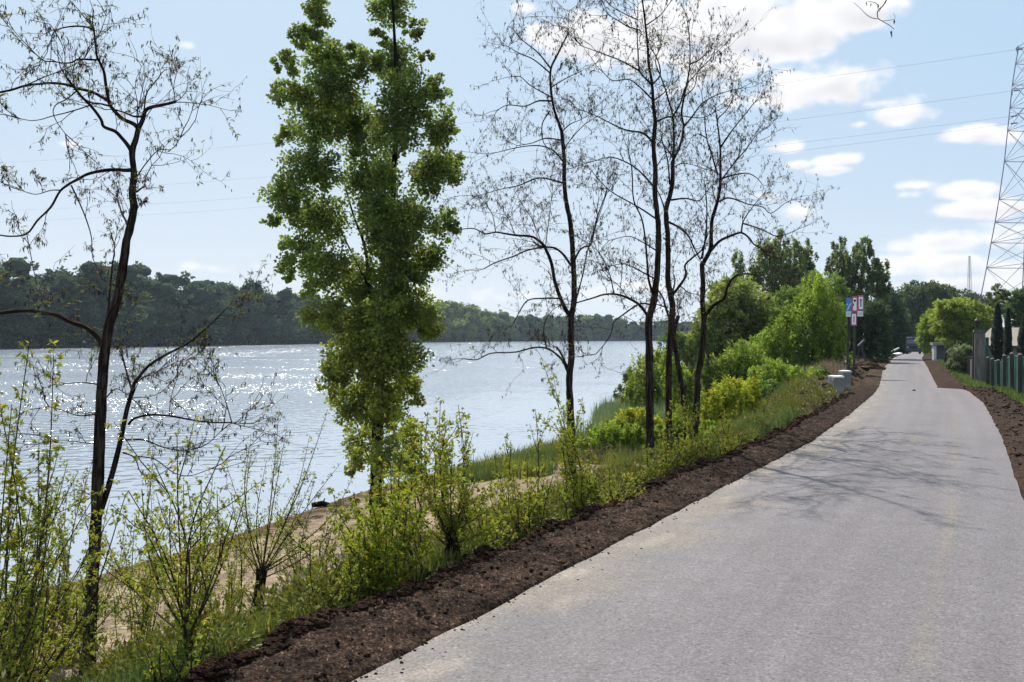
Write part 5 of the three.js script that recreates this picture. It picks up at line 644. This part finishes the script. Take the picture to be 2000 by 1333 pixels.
// dark truck at the far end of the path
{
  const d = 118, k = d / F, x0 = (1784.5 - 1000) * k, y0 = EYE + (HY - 692.5) * k, o = thing('dark_truck', 'dark grey truck facing us at the end of the path under the trees', 'truck', [x0, y0, -d], -0.4), paint = mat(0.055, 0.055, 0.075, { roughness: 0.5 }), glass = mat(0.12, 0.13, 0.15, { roughness: 0.12 }), rub = mat(0.015, 0.015, 0.015), W = 27 * k, H = 33 * k;
  const sh = new THREE.Shape(); sh.moveTo(-W / 2, H * 0.2); sh.lineTo(W / 2, H * 0.2); sh.lineTo(W / 2, H * 0.62); sh.lineTo(W * 0.44, H * 0.97); sh.quadraticCurveTo(0, H * 1.02, -W * 0.44, H * 0.97); sh.lineTo(-W / 2, H * 0.62); sh.closePath();
  const g = new THREE.ExtrudeGeometry(sh, { depth: 1.5, bevelEnabled: true, bevelSize: 0.04, bevelThickness: 0.05, bevelSegments: 2 }); g.translate(0, 0, -1.5); mesh('cab', g, paint, o);
  mesh('cargo_box', boxGeo(W * 1.02, H * 0.72, 3.2, 0, H * 0.56, -3.3), mat(0.025, 0.025, 0.03, { roughness: 0.9 }), o);
  const ws = mesh('windscreen', boxGeo(W * 0.82, H * 0.27, 0.03, 0, 0, 0), glass, o); ws.position.set(0, H * 0.77, 0.06); ws.rotation.x = -0.15;
  mesh('roof_panel', boxGeo(W * 0.86, 0.06, 1.4, 0, H * 1.01, -0.75), mat(0.5, 0.52, 0.58, { roughness: 0.4 }), o); mesh('bumper', boxGeo(W * 0.98, H * 0.1, 0.14, 0, H * 0.22, 0.1), mat(0.05, 0.05, 0.055), o); mesh('grille', boxGeo(W * 0.5, H * 0.14, 0.03, 0, H * 0.42, 0.07), rub, o);
  for (const s of [-1, 1]) { mesh('headlight', new THREE.CylinderGeometry(0.09, 0.09, 0.05, 16).rotateX(Math.PI / 2).translate(s * W * 0.38, H * 0.42, 0.07), mat(0.4, 0.4, 0.42, { roughness: 0.2 }), o); mesh('mirror', boxGeo(0.1, 0.22, 0.06, s * (W * 0.5 + 0.12), H * 0.72, 0), rub, o); for (const z of [-0.6, -4]) mesh('wheel', new THREE.CylinderGeometry(H * 0.2, H * 0.2, 0.24, 20).rotateZ(Math.PI / 2).translate(s * W * 0.42, H * 0.19, z), rub, o); }
}
// ---------------------------------------------------------------- garden side: fence, pillar, wall, house
{
  const fx = (d) => 0.406 * d + 3.14, ds = [43.3, 40.6, 37.8, 35.2, 32.4, 29.9, 27.4, 24.9], fenceG = 'posts', y = (d) => groundY(fx(d), d);
  const o = thing('garden_fence', 'fence of concrete posts with green mesh sheets beside the path', 'fence', [fx(35), y(35), -35]), R = mulberry(140);
  const net = new THREE.MeshPhysicalMaterial({ color: new THREE.Color(0.006, 0.055, 0.045), roughness: 0.8, transmission: 0.12, specularIntensity: 0.2, thickness: 0, side: THREE.DoubleSide }), pm = mat(0.16, 0.15, 0.15, { map: grassGroundTex, bumpMap: soilBump, bumpScale: 0.01 });
  ds.forEach((d, k) => { const h = 1.3, g = new THREE.BoxGeometry(0.13, h + 0.3, 0.11, 1, 4, 1); const m = mesh('post', g, pm, o); m.position.set(fx(d) - fx(35), y(d) - y(35) + h / 2 - 0.13, -d + 35); m.rotation.set(0.02 * (R() - 0.5), -0.4, 0.03 * (R() - 0.5));
    const c = mesh('post_cap', new THREE.ConeGeometry(0.085, 0.06, 4).rotateY(Math.PI / 4), pm, o); c.position.set(m.position.x, y(d) - y(35) + h + 0.05, m.position.z);
    if (k < ds.length - 1) { const e = ds[k + 1], a = V(fx(d) + 0.1 - fx(35), y(d) - y(35), -d + 35), b = V(fx(e) + 0.1 - fx(35), y(e) - y(35), -e + 35), len = a.distanceTo(b), g2 = new THREE.PlaneGeometry(len - 0.04, 1.22, 14, 6); const p = g2.attributes.position; for (let j = 0; j < p.count; j++) p.setZ(j, 0.018 * n2(p.getX(j) * 2 + k * 5, p.getY(j) * 2)); g2.computeVertexNormals(); const m2 = mesh('mesh_sheet', g2, net, o); m2.position.copy(a).lerp(b, 0.5); m2.position.y += 0.66; m2.rotation.y = Math.atan2(-(b.z - a.z), b.x - a.x);
      const r = new MB(); r.bar(a.clone().setY(a.y + 1.24), b.clone().setY(b.y + 1.24), 0.018, [0.02, 0.13, 0.09], 6); mesh('rail', r.geo(), mPlain, o); } });
  // tall pillar with a lamp pole
  const d = 46, k = d / F, px0 = 1914, q = onGround(px0, d), h = 104 * k, po = thing('gate_pillar', 'tall grey concrete pillar at the end of the green fence', 'pillar', [q.x, q.y, q.z], -0.35), pc = mat(0.33, 0.3, 0.27, { map: sandTex, bumpMap: soilBump, bumpScale: 0.012, roughness: 0.95 });
  mesh('shaft', boxGeo(0.44, h + 0.3, 0.4, 0, h / 2 - 0.15, 0), pc, po); mesh('cap', boxGeo(0.54, 0.08, 0.5, 0, h + 0.04, 0), pc, po); mesh('hinge_post', boxGeo(0.07, h * 0.98, 0.07, -0.27, h * 0.49, 0.1), mat(0.03, 0.03, 0.03), po); mesh('gate_edge', boxGeo(0.14, h * 0.9, 0.06, 0.32, h * 0.45, -0.05), mat(0.02, 0.1, 0.075), po);
  { const dd = 48, kk = dd / F, b = onGround(1909, dd), lo = thing('garden_lamp', 'black lamp on a thin pole rising above the pillar', 'lamp post', [b.x, b.y, b.z]), g = new MB(), t = EYE + (HY - 640) * kk - b.y; g.tube([V(0, -0.1, 0), V(0, t, 0)], [0.035, 0.028], 8, [0.02, 0.02, 0.02]); mesh('pole', g.geo(), mPlain, lo); mesh('lamp_head', new THREE.CylinderGeometry(0.12, 0.08, 0.34, 8).translate(0, t + 0.16, 0), mat(0.02, 0.02, 0.022), lo); mesh('lamp_roof', new THREE.ConeGeometry(0.14, 0.14, 8).translate(0, t + 0.41, 0), mat(0.02, 0.02, 0.022), lo); }
  // board fence behind the pillar
  { const bo = thing('board_fence', 'weathered grey board fence between the pillar and the bush', 'fence', [q.x, q.y, q.z]), wood = mat(0.15, 0.135, 0.13, { map: barkTex }); const shared = new THREE.BoxGeometry(0.3, 1.25, 0.04); for (let j = 0; j < 22; j++) { const dd = 47.5 + j * 0.34, x = fx(dd) - 0.25 - 0.02 * j, m = mesh('board', shared, wood, bo); m.position.set(x - q.x, groundY(x, dd) - q.y + 0.56 + 0.05 * n2(j, 3), -dd - q.z); m.rotation.y = 1.15; } for (const dd of [49, 52.5, 55.5]) { const x = fx(dd) - 0.35, m = mesh('post', new THREE.BoxGeometry(0.14, 1.2, 0.14), mat(0.2, 0.17, 0.15), bo); m.position.set(x - q.x, groundY(x, dd) - q.y + 0.5, -dd - q.z); } }
  // rough stub posts in the grass nearer the low wall
  for (const [px, dd, hh, label] of [[1857, 60, 0.95, 'short weathered post in the verge grass below the grey-green bush'], [1846, 66, 0.8, 'leaning short post nearest the low wall'], [1868, 57, 0.8, 'stub post under the grey-green bush']]) { const b = onGround(px, dd), m = new MB(); m.tube([V(0, -0.15, 0), V(0.05, hh * 0.5, 0), V(0.02, hh, 0.03)], [0.11, 0.1, 0.08], 8, [0.3, 0.26, 0.22], 0.2); const s = mesh('stub_post', m.geo(), mBark); s.position.copy(b); tag(s, label, 'post'); }
  // low wall with a white end and a flat coping
  { const dd = 76, kk = dd / F, b = onGround(1825, dd), w = thing('low_wall', 'low dark shelter wall with a white end pier and flat grey coping', 'wall', [b.x, b.y, b.z], -0.12), hh = 32 * kk; mesh('pier', boxGeo(0.2, hh, 0.5, 0, hh / 2, 0), mat(0.55, 0.53, 0.52), w); mesh('panel', boxGeo(1.5, hh * 0.9, 0.25, 0.92, hh * 0.45, -0.1), mat(0.07, 0.065, 0.07), w); mesh('coping', boxGeo(1.9, 0.2, 0.8, 0.75, hh + 0.09, 0), mat(0.2, 0.2, 0.2), w); }
  // house behind the thujas
  { const dd = 58, b = onGround(1990, dd), hs = thing('garden_house', 'grey gable-roofed garden house showing between the thujas', 'house', [b.x + 2.2, b.y, b.z], 0.2), wallM = mat(0.3, 0.27, 0.25, { map: sandTex }), roofM = mat(0.2, 0.18, 0.175, { map: grassGroundTex }); mesh('wall', boxGeo(6, 1.7, 5, 0, 0.85, 0), wallM, hs); const sh = new THREE.Shape(); sh.moveTo(-3.3, 0); sh.lineTo(3.3, 0); sh.lineTo(2.2, 1.05); sh.lineTo(-2.2, 1.05); sh.closePath(); const g = new THREE.ExtrudeGeometry(sh, { depth: 5.6, bevelEnabled: false }); g.translate(0, 1.703, -2.8); mesh('roof', g, roofM, hs); const win = mesh('window', boxGeo(1, 0.8, 0.08, -1, 0.95, 2.51), mat(0.03, 0.035, 0.04, { roughness: 0.1 }), hs); mesh('frame', boxGeo(1.14, 0.08, 0.1, -1, 1.37, 2.52), mat(0.6, 0.6, 0.6), win); mesh('frame', boxGeo(1.14, 0.08, 0.1, -1, 0.53, 2.52), mat(0.6, 0.6, 0.6), win); }
}
// ---------------------------------------------------------------- pylon, mast and wires
{
  const steel = mat(0.16, 0.17, 0.27, { roughness: 0.6, metalness: 0.2 });
  function tower(name, label, cat, d, axisPx, baseY, topY, levels, turn, r) {
    const k = d / F, x0 = (axisPx - 1000) * k, yb = EYE + (HY - baseY) * k, o = thing(name, label, cat, [x0, yb, -d], turn), Y = (py) => (baseY - py) * k;
    const half = levels.map(([py, w]) => [Y(py), w * k]);
    const corner = (j, c) => V((c === 0 || c === 3 ? -1 : 1) * half[j][1], half[j][0], (c < 2 ? 1 : -1) * half[j][1]);
    for (let c = 0; c < 4; c++) { const g = new MB(); for (let j = 0; j < half.length - 1; j++) g.bar(corner(j, c), corner(j + 1, c), r, [1, 1, 1], 4); mesh('leg', g.geo(), steel, o); }
    for (let c = 0; c < 4; c++) { const g = new MB(), e = (c + 1) % 4; for (let j = 0; j < half.length - 1; j++) { const n = Math.max(1, Math.round((half[j + 1][0] - half[j][0]) / (half[j][1] * 1.5))); for (let i = 0; i < n; i++) { const at = (q, f) => corner(j, q).lerp(corner(j + 1, q), f); g.bar(at(c, i / n), at(e, (i + 1) / n), r * 0.55); g.bar(at(e, i / n), at(c, (i + 1) / n), r * 0.55); if (i === 0) g.bar(at(c, 0), at(e, 0), r * 0.7); } } mesh('lattice_bracing', g.geo(), steel, o, 'stuff'); }
    return [o, Y, half];
  }
  const d = 140, k = d / F;
  const [o, Y, half] = tower('power_pylon', 'tall bluish steel lattice power pylon cut off by the photo edge', 'pylon', d, 2020, 640, 88, [[640, 78], [605, 72], [520, 61], [470, 55], [430, 50], [385, 45], [310, 38], [250, 34], [205, 31], [160, 28], [120, 24], [88, 20]], 0.1, 0.07);
  const [mo] = tower('distant_mast', 'thin pale lattice mast far off above the garden trees', 'mast', 420, 1894, 640, 500, [[640, 4.6], [580, 3.2], [540, 2.4], [500, 1.2]], 0.3, 0.06);
  const arms = [[100, 70], [180, 84], [228, 64]];
  for (const [py, w] of arms) for (const s of [-1, 1]) { const g = new MB(), a = (20 + (py - 88) * 0.09) * k; for (const z of [-1, 1]) { g.bar(V(s * a, Y(py), z * a), V(s * w * k * (s < 0 ? 0.55 : 1), Y(py - 4), 0), 0.06); g.bar(V(s * a, Y(py - 16), z * a), V(s * w * k * (s < 0 ? 0.55 : 1), Y(py - 4), 0), 0.05); } mesh('crossarm', g.geo(), steel, o); }
  const wire = mat(0.1, 0.1, 0.13);
  [[1984, 98, 2.5, 322, 'highest power line strung from the pylon over the river'], [1979, 178, 2.5, 378, 'second power line from the top, strung over the river'], [1974, 228, 2.5, 408, 'third power line from the top, strung over the river'], [1974, 242, 2.5, 432, 'lowest power line strung from the pylon over the river']].forEach(([px, py, , endY, label], j) => {
    const a = P(px, py, d + (j % 2)), b = P(-420, endY, 330), q = []; for (let i = 0; i <= 60; i++) { const f = i / 60, p = a.clone().lerp(b, f); p.y -= 4 * 9 * f * (1 - f) * 0.6; q.push(p); } const g = new MB(); g.tube(q, q.map(() => 0.013), 5, [1, 1, 1]); g.tube([a.clone().add(V(0.9, 0.1, 0)), a.clone()], [0.09, 0.09], 6); tag(mesh('power_line', g.geo(), wire), label, 'power line'); });
}
// a twig hanging into the top of the view from a tree overhead
{
  const R = mulberry(171), d = 7, org = P(1760, -120, d), o = thing('hanging_twig', 'thin bare twig with a few seed pods hanging in from above', 'twig', org.toArray()), g = new MB(), pd = new MB();
  const line = (pts, r0, r1) => { const q = limbPoints(pts, d, d + (R() - 0.5) * 0.4); g.tube(q, q.map((_, k) => mix(r0, r1, k / (q.length - 1))), 5, twigC); return q; };
  const q = [line([1800, -260, 1770, -140, 1748, -40, 1732, -2, 1724, 12, 1714, 22, 1714, 36, 1722, 42, 1736, 50, 1746, 58], 0.006, 0.002), line([1713, 38, 1700, 35, 1688, 26, 1676, 14, 1667, 6], 0.003, 0.0012), line([1715, 12, 1708, 6, 1695, 4], 0.003, 0.0015), line([1722, 42, 1740, 40, 1748, 36, 1744, 26], 0.002, 0.001), line([1716, 24, 1722, 14, 1730, 6], 0.0024, 0.001)];
  mesh('twig', g.geo(org.toArray()), mTwig, o);
  for (const [px, py] of [[1740, 60], [1741, 66], [1746, 38], [1714, 8], [1700, 5], [1692, 3]]) { const h = randDir(R), a = V((R() - 0.5) * 0.3, -1, 0).normalize(); h.addScaledVector(a, -h.dot(a)).normalize(); pd.leaf(P(px, py, d), a, h, 0.04, 0.014, podC, 0.4); } mesh('seed_pods', pd.geo(org.toArray()), mTwig, o);
}
renderer.render(scene, camera);
